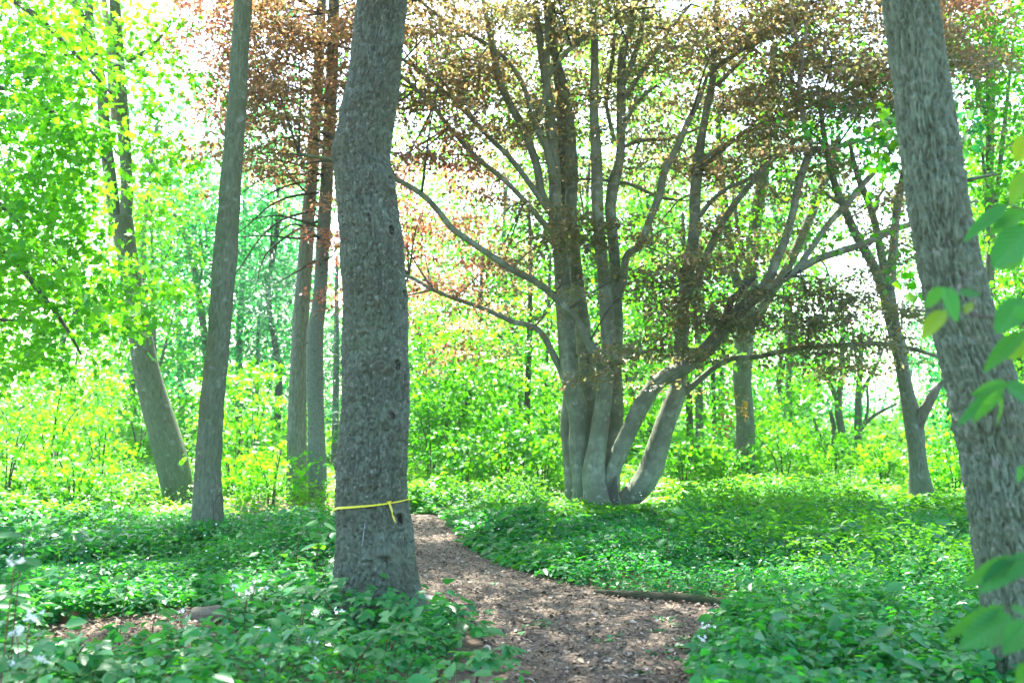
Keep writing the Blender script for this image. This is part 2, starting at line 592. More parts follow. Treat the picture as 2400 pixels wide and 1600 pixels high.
def soil_mat(name, cols, big, bumpd):
    m, nt = new_mat(name)
    tc = node(nt, 'ShaderNodeTexCoord')
    v = node(nt, 'ShaderNodeTexVoronoi', i_Scale=38.0)
    v.feature = 'F1'
    nt.links.new(tc.outputs['Object'], v.inputs['Vector'])
    n = node(nt, 'ShaderNodeTexNoise', i_Scale=95.0, i_Detail=4.0)
    nt.links.new(tc.outputs['Object'], n.inputs['Vector'])
    sep = node(nt, 'ShaderNodeSeparateColor')
    nt.links.new(v.outputs['Color'], sep.inputs[0])
    mth = node(nt, 'ShaderNodeMath', operation='MULTIPLY_ADD')
    nt.links.new(sep.outputs[0], mth.inputs[0])
    mth.inputs[1].default_value = .6
    m2 = node(nt, 'ShaderNodeMath', operation='MULTIPLY')
    nt.links.new(n.outputs['Fac'], m2.inputs[0])
    m2.inputs[1].default_value = .5
    nt.links.new(m2.outputs[0], mth.inputs[2])
    c = ramp(nt, mth.outputs[0], [(.15, cols[0]), (.45, cols[1]), (.9, cols[2])])
    n2 = node(nt, 'ShaderNodeTexNoise', i_Scale=.9, i_Detail=6.0)
    nt.links.new(tc.outputs['Object'], n2.inputs['Vector'])
    r2 = ramp(nt, n2.outputs['Fac'], [(.4, (0, 0, 0)), (.65, (.55,) * 3)])
    mx = node(nt, 'ShaderNodeMix', data_type='RGBA')
    nt.links.new(r2, mx.inputs[0])
    nt.links.new(c, mx.inputs[6])
    mx.inputs[7].default_value = (*big, 1)
    p = node(nt, 'ShaderNodeBsdfPrincipled', i_Roughness=.95)
    nt.links.new(mx.outputs[2], p.inputs['Base Color'])
    b = node(nt, 'ShaderNodeBump', i_Strength=.8, i_Distance=bumpd)
    nt.links.new(mth.outputs[0], b.inputs['Height'])
    nt.links.new(b.outputs[0], p.inputs['Normal'])
    o = node(nt, 'ShaderNodeOutputMaterial')
    nt.links.new(p.outputs[0], o.inputs['Surface'])
    return m


M['soil'] = soil_mat('leaf_litter', [(.04, .028, .018), (.10, .065, .042), (.22, .15, .10)], (.07, .05, .03), .012)
M['path'] = soil_mat('bark_mulch_path', [(.045, .033, .022), (.105, .077, .052), (.20, .15, .105)], (.08, .06, .042), .01)


def chip_mat():
    m, nt = new_mat('wood_chip')
    a = node(nt, 'ShaderNodeAttribute', attribute_name='rnd')
    c = ramp(nt, a.outputs['Fac'], [(0, (.038, .026, .016)), (.35, (.09, .059, .034)), (.65, (.15, .103, .062)), (.93, (.23, .18, .125)), (1, (.38, .34, .29))])
    p = node(nt, 'ShaderNodeBsdfPrincipled', i_Roughness=.85)
    nt.links.new(c, p.inputs['Base Color'])
    o = node(nt, 'ShaderNodeOutputMaterial')
    nt.links.new(p.outputs[0], o.inputs['Surface'])
    return m


M['chip'] = chip_mat()

# ------------------------------------------------------------------ ground
PATH_PX = [(1205, 1700), (1195, 1600), (1150, 1530), (1105, 1478), (1010, 1478), (930, 1440), (905, 1380), (905, 1320), (915, 1270), (905, 1240), (800, 1225), (690, 1222), (560, 1232),
           (560, 1207), (690, 1202), (860, 1203), (1000, 1206), (1040, 1212), (1055, 1228), (1072, 1248), (1098, 1275), (1135, 1304), (1200, 1333), (1300, 1362), (1400, 1384), (1500, 1400),
           (1650, 1413), (1800, 1424), (2100, 1440), (2100, 1462), (1800, 1450), (1705, 1448), (1668, 1480), (1650, 1530), (1638, 1600), (1632, 1700)]
path_xy = np.array([G(*p) for p in PATH_PX])
path_xy = catmull(np.vstack([np.c_[path_xy, np.zeros(len(path_xy))], [[*path_xy[0], 0]]]), 220)[:-1, :2]
LITTER_PX = [[(90, 1560), (110, 1480), (260, 1455), (430, 1445), (540, 1465), (550, 1500), (520, 1545), (330, 1545), (200, 1565)],
             [(350, 1440), (450, 1425), (560, 1440), (560, 1490), (430, 1500)]]
litter_xy = [np.array([G(*p) for p in L]) for L in LITTER_PX]


def inside(poly, X, Y):
    r = np.zeros(X.shape, bool)
    n = len(poly)
    for i in range(n):
        x1, y1 = poly[i]
        x2, y2 = poly[(i + 1) % n]
        c = ((y1 > Y) != (y2 > Y))
        xi = (x2 - x1) * (Y - y1) / (y2 - y1 + 1e-12) + x1
        r ^= c & (X < xi)
    return r


def pdist(poly, X, Y):
    d = np.full(X.shape, 1e9)
    n = len(poly)
    for i in range(n):
        a = poly[i]
        b = poly[(i + 1) % n]
        ab = b - a
        t = np.clip(((X - a[0]) * ab[0] + (Y - a[1]) * ab[1]) / (ab.dot(ab) + 1e-12), 0, 1)
        d = np.minimum(d, np.hypot(X - a[0] - t * ab[0], Y - a[1] - t * ab[1]))
    return d


def gz_free(X, Y):
    return .03 * vnoise(X * .35, Y * .35, seed=31) + .02 * vnoise(X * 1.1, Y * 1.1, seed=32)


def gz(X, Y):
    X = np.asarray(X, float)
    Y = np.asarray(Y, float)
    d = np.where(inside(path_xy, X, Y), 0, pdist(path_xy, X, Y))
    k = np.clip((d - .1) / 1.2, 0, 1)
    k = k * k * (3 - 2 * k)
    return k * (gz_free(X, Y) + .02)


def axis(lo, hi, step, far, growth=1.35):
    c = list(np.arange(lo, hi + 1e-6, step))
    s = step
    a = hi
    while a < far:
        s *= growth
        a += s
        c.append(a)
    s = step
    a = lo
    while a > -far:
        s *= growth
        a -= s
        c.insert(0, a)
    return np.array(c)


xs = axis(-14, 14, .28, 450)
ys = axis(-2, 30, .28, 450)
GX, GY = np.meshgrid(xs, ys)
GZ = gz(GX, GY)
far = np.clip((np.hypot(GX, GY - 10) - 30) / 30, 0, 1)
GZ = GZ * (1 - far)
nx, ny = len(xs), len(ys)
idx = np.arange(nx * ny).reshape(ny, nx)
F = np.stack([idx[:-1, :-1], idx[:-1, 1:], idx[1:, 1:], idx[1:, :-1]], -1).reshape(-1, 4)
go = mesh_np('ground', np.stack([GX, GY, GZ], -1).reshape(-1, 3), F.ravel(), np.full(len(F), 4), M['soil'], smooth=True)
tag(go, 'brown leaf litter forest floor under the plants', kind='structure')

bm = bmesh.new()
bv = [bm.verts.new((p[0], p[1], .006)) for p in path_xy]
es = [bm.edges.new((bv[i], bv[(i + 1) % len(bv)])) for i in range(len(bv))]
bmesh.ops.triangle_fill(bm, use_beauty=True, edges=es)
bmesh.ops.recalc_face_normals(bm, faces=bm.faces)
for f in bm.faces:
    if f.normal.z < 0:
        f.normal_flip()
pm = bpy.data.meshes.new('path')
bm.to_mesh(pm)
bm.free()
pm.materials.append(M['path'])
po = bpy.data.objects.new('path', pm)
COL.objects.link(po)
tag(po, 'winding brown bark mulch footpath curving away behind the big trunk', kind='structure')


# wood chips and crumbled leaves lying on the path and the bare litter
def scatter_poly(poly, n, ylo, yhi, power=1.0):
    lo, hi = poly.min(0), poly.max(0)
    out = []
    tot = 0
    while tot < n:
        X = rng.uniform(lo[0], hi[0], n)
        u = rng.random(n) ** power
        Y = max(lo[1], ylo) + u * (min(hi[1], yhi) - max(lo[1], ylo))
        k = inside(poly, X, Y)
        out.append(np.c_[X[k], Y[k]])
        tot += k.sum()
    return np.vstack(out)[:n]


cp = np.vstack([scatter_poly(path_xy, 17000, 4.6, 14, 1.7), *[scatter_poly(l, 2600, 4, 12) for l in litter_xy]])
zz = gz(cp[:, 0], cp[:, 1]) + .012 + rng.random(len(cp)) * .012
n = len(cp)
ang = rng.random(n) * 6.283
big = rng.random(n) ** 3
leaves('wood_chips', np.c_[cp, zz], np.c_[np.cos(ang), np.sin(ang), rng.normal(0, .18, n)],
       np.array([0, 0, 1.]) + rng.normal(0, .28, (n, 3)), .014 + .035 * big, .010 + .018 * big, 'blade', M['chip'], kind='stuff')['label'] = 'brown wood chips and leaf crumbs strewn over the path'


fp = np.vstack([scatter_poly(path_xy, 520, 4.8, 12, 1.5), scatter_poly(litter_xy[0], 160, 4, 12)])
n = len(fp)
ang = rng.random(n) * 6.283
leaves('fallen_leaves', np.c_[fp, gz(fp[:, 0], fp[:, 1]) + .022 + .012 * rng.random(n)], np.c_[np.cos(ang), np.sin(ang), rng.normal(0, .12, n)],
       np.array([0, 0, 1.]) + rng.normal(0, .3, (n, 3)), rng.uniform(.035, .075, n), rng.uniform(.025, .045, n), 'oval', M['chip'], rnd=rng.uniform(.35, 1, n) ** 1.2, kind='stuff')['label'] = 'dry brown leaves scattered on the mulch'

# ------------------------------------------------------------------ big trunks with modelled bark
class Trunk:
    """trunk from its outline in the photograph: rows of (y, left, right) at depth Y"""

    def __init__(s, rows, Y, extra=None):
        rows = np.array(rows, float)
        c = np.array([P((l + r) / 2, y, Y) for y, l, r in rows])
        rad = np.array([R_((r - l) / 2, Y) for y, l, r in rows])
        if extra:                       # (x, y, z, radius) above / below the frame
            for e in extra:
                c = np.vstack([c, e[:3]])
                rad = np.append(rad, e[3])
        o = np.argsort(c[:, 2])
        s.c, s.r, s.Y = c[o], rad[o], Y

    def at(s, z):
        return (np.interp(z, s.c[:, 2], s.c[:, 0]), np.interp(z, s.c[:, 2], s.c[:, 1]), np.interp(z, s.c[:, 2], s.r))

    def smooth_at(s, z):
        e = np.linspace(-.13, .13, 9)
        v = [s.at(z + k) for k in e]
        return tuple(np.mean([q[i] for q in v], 0) for i in range(3))

    def build(s, name, z0, z1, mat, parent, seg=224, step=.0075, cell=(.016, .05), amp=.008, knots=(), flare=.25, fz=.35, seed=1, lump=.012, colvar=True):
        n = int((z1 - z0) / step)
        z = np.linspace(z0, z1, n)
        cx, cy_, r = s.smooth_at(z)
        th = np.linspace(0, 2 * math.pi, seg, endpoint=False)
        TH, Z = np.meshgrid(th, z)
        RR = np.repeat(r[:, None], seg, 1)
        # root flare
        fl = np.exp(-np.maximum(Z - .0, 0) / fz)
        lobes = .5 + .5 * np.cos(TH * 5 + 1.3 + .8 * np.sin(TH * 2 + seed))
        RR = RR * (1 + flare * fl * fl * (.25 + lobes))
        d = lump * fbm(np.cos(TH) * 1.6, np.sin(TH) * 1.6, Z * 3.0, seed + 3)
        # knots: (angle, z, size, bulge, hole)
        mr = r.mean()
        WU = np.zeros_like(TH)
        WV = np.zeros_like(TH)
        ringmask = np.zeros_like(TH)
        rings = np.zeros_like(TH)
        for (ka, kz, ks, kb, kh) in knots:
            da = (TH - ka + math.pi) % (2 * math.pi) - math.pi
            dx = da * mr
            dz = (Z - kz) * .85
            q = np.hypot(dx, dz) / ks
            d = d + 1.5 * kb * np.exp(-(q / 1.25) ** 2)
            ring = np.exp(-(q / 1.0) ** 2)
            rings = rings + ring * .012 * np.cos(q * 9 + 2 * np.sin(da * 9 + dz * 30))
            ringmask = np.maximum(ringmask, np.clip(ring * 1.4, 0, 1))
            d = d - kh * np.exp(-((dx / (ks * .28)) ** 2 + (dz / (ks * .42)) ** 2) ** 1.5)
            # bark parts and flows round the knot
            push = np.exp(-(q / 1.6) ** 2) * ks * .55
            WU += push * np.sign(dx) * (1 - np.exp(-np.abs(dx) / .02))
        ncu = max(6, int(2 * math.pi * mr / cell[0]))
        u = (TH / (2 * math.pi)) * ncu + WU / cell[0] + .55 * fbm(np.cos(TH) * 5, np.sin(TH) * 5, Z / cell[1] * .8, seed + 8)
        v = Z / cell[1] + .5 * fbm(np.cos(TH) * 6, np.sin(TH) * 6, Z / cell[1] * .7, seed + 12)
        f1, f2, cid = worley(u, v, ncu, seed)
        e = np.clip((f2 - f1) * 3.6, 0, 1)
        plate = e * e * (3 - 2 * e)
        f1b, f2b, cidb = worley(u * 2.3 + 7, v * 2.1, 10 ** 6, seed + 2)
        eb = np.clip((f2b - f1b) * 2.5, 0, 1)
        a = amp * (1 - .65 * ringmask)
        d = d + a * (plate - .6) + a * .4 * (eb - .5) + a * .3 * (cid - .5) + rings + amp * .3 * fbm(u * 2.5, v * 3.5, None, seed + 20, 2)
        D = RR + d
        lx = cx[:, None] + np.sin(TH) * D
        ly = cy_[:, None] - np.cos(TH) * D      # angle 0 faces the camera (-Y)
        V = np.stack([lx, ly, Z], -1).reshape(-1, 3) - base_of(parent)
        bk = np.stack([np.sin(TH) * RR, -np.cos(TH) * RR, Z], -1).reshape(-1, 3)
        i = np.arange(n - 1)[:, None] * seg
        j = np.arange(seg)[None, :]
        j2 = (j + 1) % seg
        Fq = np.stack([i + j, i + j2, i + seg + j2, i + seg + j], -1).reshape(-1, 4)
        s.flare_fn = lambda zz: 1 + flare * np.exp(-2 * np.maximum(zz, 0) / fz) * .75
        return mesh_np(name, V, Fq.ravel(), np.full(len(Fq), 4), mat, parent, True, vattr={'bk': bk, 'plate': cid.ravel()})


def px_knot(T, px, py, size_px, bulge, hole):
    w_ = P(px, py, T.Y)
    cx, cyy, r = T.smooth_at(np.array([w_[2]]))
    a = math.asin(max(-.98, min(.98, (w_[0] - cx[0]) / r[0])))
    return (a, w_[2], R_(size_px, T.Y), bulge, hole)


SUNGAPS = [(-1.0, 12.1, 1.0, .7, .8), (-1.3, 13.6, 1.0, .55, .8), (.6, 14.0, 2.0, 1.0, .6), (5.0, 16.0, 4.5, 1.8, .8), (-7.5, 16.5, 6.5, 3.6, .85), (2.8, 8.5, .6, .45, .8), (-4.5, 13.2, 2.5, .7, .6), (4.0, 12.4, 3.6, 1.8, .3)]


def thin(C, *arrs):
    """openings in the canopy where the sun comes through"""
    g = C[:, :2] - C[:, 2:3] * (np.array(sv)[:2] / sv[2])[None, :]
    ok = np.ones(len(C), bool)
    for x, y, rx, ry, p in SUNGAPS:
        ok &= ~((((g[:, 0] - x) / rx) ** 2 + ((g[:, 1] - y) / ry) ** 2 < 1) & (rng.random(len(C)) < p) & (C[:, 2] > 2.5))
    return [C[ok]] + [None if a is None else a[ok] for a in arrs]


def crown_sprays(root, name, centres, per, rad, L, W, shape, mat, hue=None, tilt=.35, droop=.15, thick=.12, leaf_tilt=.45, light=0.0):
    centres, hue = thin(np.asarray(centres), hue)
    pos, dr, nr = sprays(centres, per, rad, tilt, thick, leaf_tilt, droop)
    n = len(pos)
    rn = np.clip(np.repeat(rng.random(len(centres)), per) * .55 + rng.random(n) * .45 + light, 0, 1)
    hv = None if hue is None else np.clip(np.repeat(hue, per) + rng.normal(0, .18, n), 0, 1)
    sc = rng.uniform(.65, 1.2, n)
    return leaves(name, pos, dr, nr, L * sc, W * sc, shape, mat, root, rn, hv, kind='stuff')


PROTO = {}


def leaf_parts(root, centres, per, rad, L, W, shape, mat, name='leaf', tilt=.6):
    """leaves big enough to pick apart: each its own object sharing mesh data"""
    pos, dr, nr = sprays(centres, per, rad, tilt, .3, .5, .2)
    b_ = base_of(root)
    key = (shape, mat)
    if key not in PROTO:
        PROTO[key] = []
        for k in range(5):
            o = leaves(name, np.zeros((1, 3)), np.array([[1., 0, 0]]), np.array([[0, 0, 1.]]), 1.0, 1.0, shape, M[mat], None, np.array([k / 4.]))
            PROTO[key].append(o.data)
            bpy.data.objects.remove(o)
    from mathutils import Matrix
    for i in range(len(pos)):
        o = bpy.data.objects.new(name, PROTO[key][rng.integers(5)])
        COL.objects.link(o)
        o.parent = root
        x = Vector(dr[i]).normalized()
        z = Vector(nr[i])
        z = (z - x * z.dot(x)).normalized()
        y = z.cross(x)
        sc = rng.uniform(.7, 1.2)
        m3 = Matrix((x * L * sc, y * W * sc, z * L * sc)).transposed()
        o.matrix_local = Matrix.Translation(Vector(pos[i] - b_)) @ m3.to_4x4()


def blob(c, r, n, power=.45):
    """n points in an ellipsoid, a little denser outside"""
    v = rng.normal(0, 1, (n, 3))
    v /= np.linalg.norm(v, axis=1)[:, None]
    return np.asarray(c) + v * (rng.random(n) ** power)[:, None] * np.asarray(r)


# ---------------------------------------------------------------- main tree
Ym = 7.45
rows = [(0, 838, 952), (60, 832, 947), (100, 830, 943), (200, 817, 937), (250, 799, 929), (300, 792, 920), (340, 783, 915), (375, 786, 909), (400, 790, 913), (430, 789, 927),
        (470, 790, 930), (500, 797, 927), (540, 797, 942), (570, 799, 948), (600, 801, 946), (679, 805, 948), (760, 806, 952), (857, 806, 957), (946, 805, 953), (1036, 800, 952), (1076, 795, 949),
        (1147, 791, 950), (1200, 790, 956), (1230, 790, 964), (1306, 790, 970), (1344, 790, 974), (1383, 789, 983), (1421, 784, 992), (1470, 775, 1010)]
b = P(895, 1450, Ym)
mt_x = b[0]
TM = Trunk(rows, Ym, [(P(895, -200, Ym)[0] + .05, Ym, P(895, -200, Ym)[2], .17), (P(900, 0, Ym)[0] + .25, Ym - .1, 7.5, .145), (mt_x, Ym, -.2, R_(120, Ym))])
main = thing('shade_tree', 'big grey trunk with knots and a yellow tape, beside the path', 'tree', (mt_x, Ym, 0))
KN = [px_knot(TM, *k) for k in [
    (912, 432, 20, .035, .03), (875, 522, 18, .010, .03), (921, 547, 17, .02, .05), (946, 690, 18, .018, .04), (880, 706, 16, .010, 0), (842, 722, 14, .008, 0), (873, 795, 22, .012, 0),
    (935, 856, 20, .022, .055), (865, 855, 15, .012, 0), (905, 860, 14, .01, 0), (925, 973, 22, .02, .02), (885, 985, 16, .014, 0), (912, 1305, 34, .03, .035), (882, 1305, 20, .014, .012),
    (940, 1208, 22, .02, .06), (798, 1085, 16, .015, .012), (850, 96, 16, .01, .012), (885, 25, 15, .012, 0), (850, 243, 14, .008, 0), (790, 350, 24, .018, .012), (855, 325, 12, .008, 0), (865, 1218, 12, .006, 0)]]
tr = TM.build('trunk', -.15, P(880, -60, Ym)[2], M['bark_main'], main, 208, .0082, (.024, .10), .018, KN, .16, .28, 3)
for kx, ky, kr, ko in [(921, 547, 6, .03), (935, 856, 7, .03), (945, 690, 5, .025), (875, 522, 4.5, .012), (940, 1212, 7, .03), (925, 973, 4, .03), (912, 1305, 5, .04)]:
    a, kz, *_ = px_knot(TM, kx, ky, 10, 0, 0)
    cx, cyy, r = [float(q[0]) for q in TM.smooth_at(np.array([kz]))]
    rr = r + ko - .022
    c = np.array([cx + math.sin(a) * rr, cyy - math.cos(a) * rr, kz])
    nrm = np.array([math.sin(a), -math.cos(a), 0.])
    tan = np.array([math.cos(a), math.sin(a), 0.])
    th = np.linspace(0, 6.283, 14, endpoint=False)
    ks = R_(kr, Ym)
    wob = 1 + .15 * np.sin(th * 3 + kx)
    ringO = c + np.outer(np.cos(th) * ks * wob, tan) + np.outer(np.sin(th) * ks * 1.7 * wob, [0, 0, 1.]) + nrm * .012
    ringI = c + np.outer(np.cos(th) * ks * .6, tan) + np.outer(np.sin(th) * ks, [0, 0, 1.]) - nrm * .05
    V = np.vstack([ringO, ringI, [c - nrm * .06]])
    V -= base_of(tr)
    fl, sz = [], []
    for i in range(14):
        j = (i + 1) % 14
        fl += [i, j, 14 + j, 14 + i]
        sz.append(4)
        fl += [14 + i, 14 + j, 28]
        sz.append(3)
    mesh_np('knot_hole', V, fl, sz, M['hole'], tr, True)
sk = [(869, 1215), (866, 1235), (864, 1255), (861, 1270), (859, 1290)]
tube('sap_streak', [(lambda w_: (w_[0], TM.smooth_at(np.array([w_[2]]))[1][0] - math.sqrt(max(.001, (TM.smooth_at(np.array([w_[2]]))[2][0] + .012) ** 2 - (w_[0] - TM.smooth_at(np.array([w_[2]]))[0][0]) ** 2)), w_[2]))(P(x, y, Ym)) for x, y in sk], [.002, .003, .003, .002, .001], M['sap'], tr, 5, .03, .3)
# upper stem, limbs and crown above the frame (they shade the foreground)
top = P(890, -55, Ym)
tp = [(top[0], Ym, top[2] - .05), (top[0] + .1, Ym - .05, 6.6), (top[0] + .2, Ym - .1, 8.5), (top[0] + .1, Ym, 11.5), (top[0] + .2, Ym, 14)]
tube('upper_trunk', tp, [R_(60, Ym), .17, .15, .10, .04], M['bark_main'], main, 16, .2, .06, 5)


def overhead(root, base, n, z0, z1, spread, mat_b, leaf, L, per, cnt, seed=0, yc=0., rad=.9):
    """limbs and leaf sprays of a crown above the frame"""
    r_ = np.random.default_rng(seed)
    cs = []
    for k in range(n):
        a = k * 2.4 + seed
        zb = z0 + (z1 - z0) * .55 * k / n
        e = np.array([base[0] + math.cos(a) * spread, base[1] + yc + math.sin(a) * spread, zb + r_.uniform(1.2, 3.0)])
        m_ = (np.array([base[0], base[1], zb]) + e) / 2 + np.array([0, 0, .35])
        tube('limb', [(base[0], base[1], zb), m_, e], [.06, .04, .012], mat_b, root, 8, .4, .05, seed + k)
    C = blob((base[0], base[1] + yc, (z0 + z1) / 2 + 1), (spread * 1.15, spread * 1.15, (z1 - z0) / 2 + .5), cnt)
    return crown_sprays(root, 'crown', C, per, rad, L, L * .7, 'kite', leaf)


overhead(main, (top[0] + .15, Ym), 6, 8.3, 13, 4.2, M['bark_main'], M['maple'], .2, 26, 420, 4, yc=1.2)

# yellow tape tied round it
tape = thing('trail_tape', 'thin yellow plastic tape tied round the big knotted trunk', 'tape', (mt_x, Ym, P(880, 1175, Ym)[2]))
tz = lambda a: np.interp(a, [-3.15, -1.45, -.8, 0, .5, 1.2, 3.15], [P(0, 1178, Ym)[2], P(0, 1193, Ym)[2], P(0, 1183, Ym)[2], P(0, 1176, Ym)[2], P(0, 1172, Ym)[2], P(0, 1167, Ym)[2], P(0, 1178, Ym)[2]])
AA = np.linspace(-math.pi, math.pi, 97)
V, fl = [], []
for a in AA:
    z = tz(a)
    cx, cyy, r = [float(q[0]) for q in TM.smooth_at(np.array([z]))]
    r += .024 + .004 * math.sin(a * 7)
    wd = np.interp(a, [-3.2, -1.4, -.6, .5, 1.2, 3.2], [.008, .011, .008, .005, .003, .008])
    for s_ in (-1, 1):
        V.append((cx + math.sin(a) * (r - .003 * s_), cyy - math.cos(a) * (r - .003 * s_), z + s_ * wd))
for i in range(96):
    fl += [2 * i, 2 * i + 2, 2 * i + 3, 2 * i + 1]
band = mesh_np('band', np.array(V) - base_of(tape), fl, [4] * 96, M['tape'], tape, True)
V, fl = [], []
for i, (px, py, wpx) in enumerate([(921, 1168, 2), (925, 1180, 2.4), (929, 1192, 2.4), (931, 1203, 2), (935, 1213, 1.8), (936, 1220, 1)]):
    c = P(px, py, Ym)
    cx, cyy, r = [float(q[0]) for q in TM.smooth_at(np.array([c[2]]))]
    a = math.asin((c[0] - cx) / (r + .03))
    for s_ in (-1, 1):
        V.append((cx + math.sin(a) * (r + .03) + s_ * R_(wpx, Ym) * math.cos(a), cyy - math.cos(a) * (r + .032) + s_ * R_(wpx, Ym) * math.sin(a) + .004 * s_, c[2]))
for i in range(5):
    fl += [2 * i, 2 * i + 1, 2 * i + 3, 2 * i + 2]
mesh_np('loose_end', np.array(V) - base_of(tape), fl, [4] * 5, M['tape'], band, True)
k = P(921, 1169, Ym)
cx, cyy, r = [float(q[0]) for q in TM.smooth_at(np.array([k[2]]))]
tube('tape_knot', [(k[0] - .015, cyy - math.sqrt(max(.001, r * r - (k[0] - cx) ** 2)) - .028, k[2] - .004), (k[0] + .015, cyy - math.sqrt(max(.001, r * r - (k[0] - cx) ** 2)) - .022, k[2] + .004)], [.008, .006], M['tape'], tape, 8, .01)

# ---------------------------------------------------------------- right leaning tree
Yr = 5.2
rows = [(0, 2074, 2192), (90, 2086, 2203), (179, 2096, 2214), (357, 2120, 2245), (500, 2138, 2266), (580, 2150, 2281), (700, 2170, 2311), (823, 2204, 2352), (919, 2231, 2381), (1015, 2252, 2403),
        (1100, 2264, 2417), (1228, 2285, 2442), (1323, 2299, 2460), (1387, 2311, 2475), (1451, 2324, 2490), (1515, 2333, 2503), (1600, 2350, 2528), (1690, 2362, 2560)]
b = P(2461, 1690, Yr)
u = P(2133, 0, Yr)
TR = Trunk(rows, Yr, [(u[0] - .3, Yr, u[2] + 2.0, .115), (u[0] - .6, Yr + .1, u[2] + 4.0, .10), (b[0] + .02, Yr, -.2, R_(112, Yr))])
right = thing('leaning_tree', 'grey ridged trunk leaning in at the right edge behind big leaves', 'tree', (b[0], Yr, 0))
KN = [px_knot(TR, *k) for k in [(2225, 1010, 40, .012, 0), (2180, 150, 60, .006, 0), (2380, 1395, 40, .012, 0)]]
TR.build('trunk', -.15, u[2] + .2, M['bark_right'], right, 180, .0095, (.022, .15), .020, KN, .10, .3, 11, .006)
overhead_base = (u[0] - .35, Yr)
tube('upper_trunk', [(u[0] - .02, Yr, u[2] + .1), (u[0] - .3, Yr, u[2] + 2), (u[0] - .5, Yr, u[2] + 5), (u[0] - .5, Yr, u[2] + 8)], [R_(59, Yr), .115, .08, .03], M['bark_right'], right, 14, .25)
overhead(right, overhead_base, 6, 6.2, 12, 3.3, M['bark_right'], M['forest'], .2, 26, 330, 9, yc=.5)
# leafy shoots on its trunk at both sides
C = np.array([P(px, py, Yr + .25) for px, py in [(2085, 270), (2070, 300), (2060, 330), (2090, 320), (2080, 350), (2065, 375), (2100, 290), (2090, 385)]])
leaf_parts(right, C, 9, .10, .075, .065, 'maple', 'forest')
C = np.array([P(px, py, Yr + .2) for px, py in [(2255, 290), (2275, 285), (2262, 320), (2250, 345)]])
leaf_parts(right, C, 5, .08, .075, .06, 'oval', 'blue')
C = np.array([P(px, py, Yr + .3) for px, py in [(2160, 640), (2145, 690), (2165, 670)]])
leaf_parts(right, C, 5, .08, .075, .06, 'oval', 'maple')
tube('dead_twig', [P(2255, 425, Yr), P(2300, 415, Yr), P(2338, 408, Yr)], [.012, .01, .006], M['bark_right'], right, 7, .05)

# ---------------------------------------------------------------- straight mossy trunk on the left
Y2 = 11.8
rows = [(0, 550, 589), (204, 538, 579), (408, 520, 566), (612, 500, 553), (800, 487, 538), (953, 469, 523), (1106, 457, 516), (1208, 453, 521), (1259, 447, 528)]
b = P(488, 1268, Y2)
u = P(570, 0, Y2)
T2 = Trunk(rows, Y2, [(u[0] + .4, Y2, u[2] + 3.5, .08), (b[0], Y2, -.2, R_(50, Y2))])
left2 = thing('straight_tree', 'slim straight greenish grey trunk left of the big knotted trunk', 'tree', (b[0], Y2, 0))
T2.build('trunk', -.15, u[2] + .3, M['bark_mid'], left2, 96, .02, (.035, .16), .009, [px_knot(T2, 545, 130, 10, .01, 0), px_knot(T2, 530, 470, 12, .012, 0), px_knot(T2, 510, 860, 12, .01, 0)], .2, .35, 17, .010)
tube('upper_trunk', [(u[0] + .02, Y2, u[2] + .2), (u[0] + .4, Y2, u[2] + 3.5), (u[0] + .5, Y2, u[2] + 7)], [R_(19, Y2), .075, .03], M['bark_mid'], left2, 12, .3)
overhead(left2, (u[0] + .3, Y2), 6, 8.2, 13.5, 3.4, M['bark_mid'], M['maple'], .2, 26, 240, 14, yc=-.8)
tube('vine', [P(505, 1255, Y2 - .3), P(500, 1190, Y2 - .3), P(512, 1160, Y2 - .28), P(522, 1165, Y2 - .25), P(522, 1200, Y2 - .2)], [.008] * 5, M['twig'], left2, 6, .04)

# ---------------------------------------------------------------- leaning forked maple at far left
Y1 = 15.9
b = P(424, 1190, Y1)
left1 = thing('leaning_maple', 'thick mossy trunk leaning left with forked top, among maple leaves', 'tree', (b[0], Y1, 0))
pp = [P(428, 1205, Y1), P(423, 1177, Y1), P(396, 1055, Y1), P(352, 902, Y1), P(331, 800, Y1), P(313, 690, Y1), P(297, 587, Y1), P(282, 510, Y1)]
tube('trunk', pp, [R_(q, Y1) for q in (40, 33, 36, 31, 27, 24, 24, 28)], M['bark_mid'], left1, 28, .06, .05, 4, flare=.25)
tube('stem', [P(272, 530, Y1), P(262, 450, Y1), P(250, 350, Y1), P(243, 270, Y1), P(235, 180, Y1), P(214, 110, Y1), P(195, 60, Y1), P(176, 0, Y1), P(140, -120, Y1 + .5)], [R_(q, Y1) for q in (16, 15, 14, 13, 12, 14, 12, 10, 6)], M['bark_mid'], left1, 16, .1, .05, 6)
tube('stem', [P(292, 540, Y1), P(298, 450, Y1), P(294, 360, Y1), P(285, 250, Y1), P(277, 130, Y1), P(270, 20, Y1), P(262, -150, Y1)], [R_(q, Y1) for q in (16, 14, 14, 15, 14, 13, 7)], M['bark_mid'], left1, 16, .1, .05, 8)
tube('stem', [P(268, 280, Y1 - .2), P(258, 180, Y1 - .2), P(258, 90, Y1 - .2), P(247, 30, Y1 - .2), P(240, -60, Y1)], [R_(q, Y1) for q in (7, 7, 7, 7, 4)], M['bark_dead'], left1, 10, .1, .05, 9)
tube('stem', [P(225, 150, Y1), P(212, 70, Y1), P(208, 0, Y1), P(205, -120, Y1)], [R_(q, Y1) for q in (13, 10, 10, 6)], M['bark_mid'], left1, 12, .1)
for q in ([(295, 140), (330, 130), (365, 100), (400, 60)], [(262, 240), (225, 215), (190, 200), (140, 190)]):
    tube('branch', [P(x, y, Y1 - .4) for x, y in q], [.05, .04, .03, .015], M['bark_mid'], left1, 8, .15)
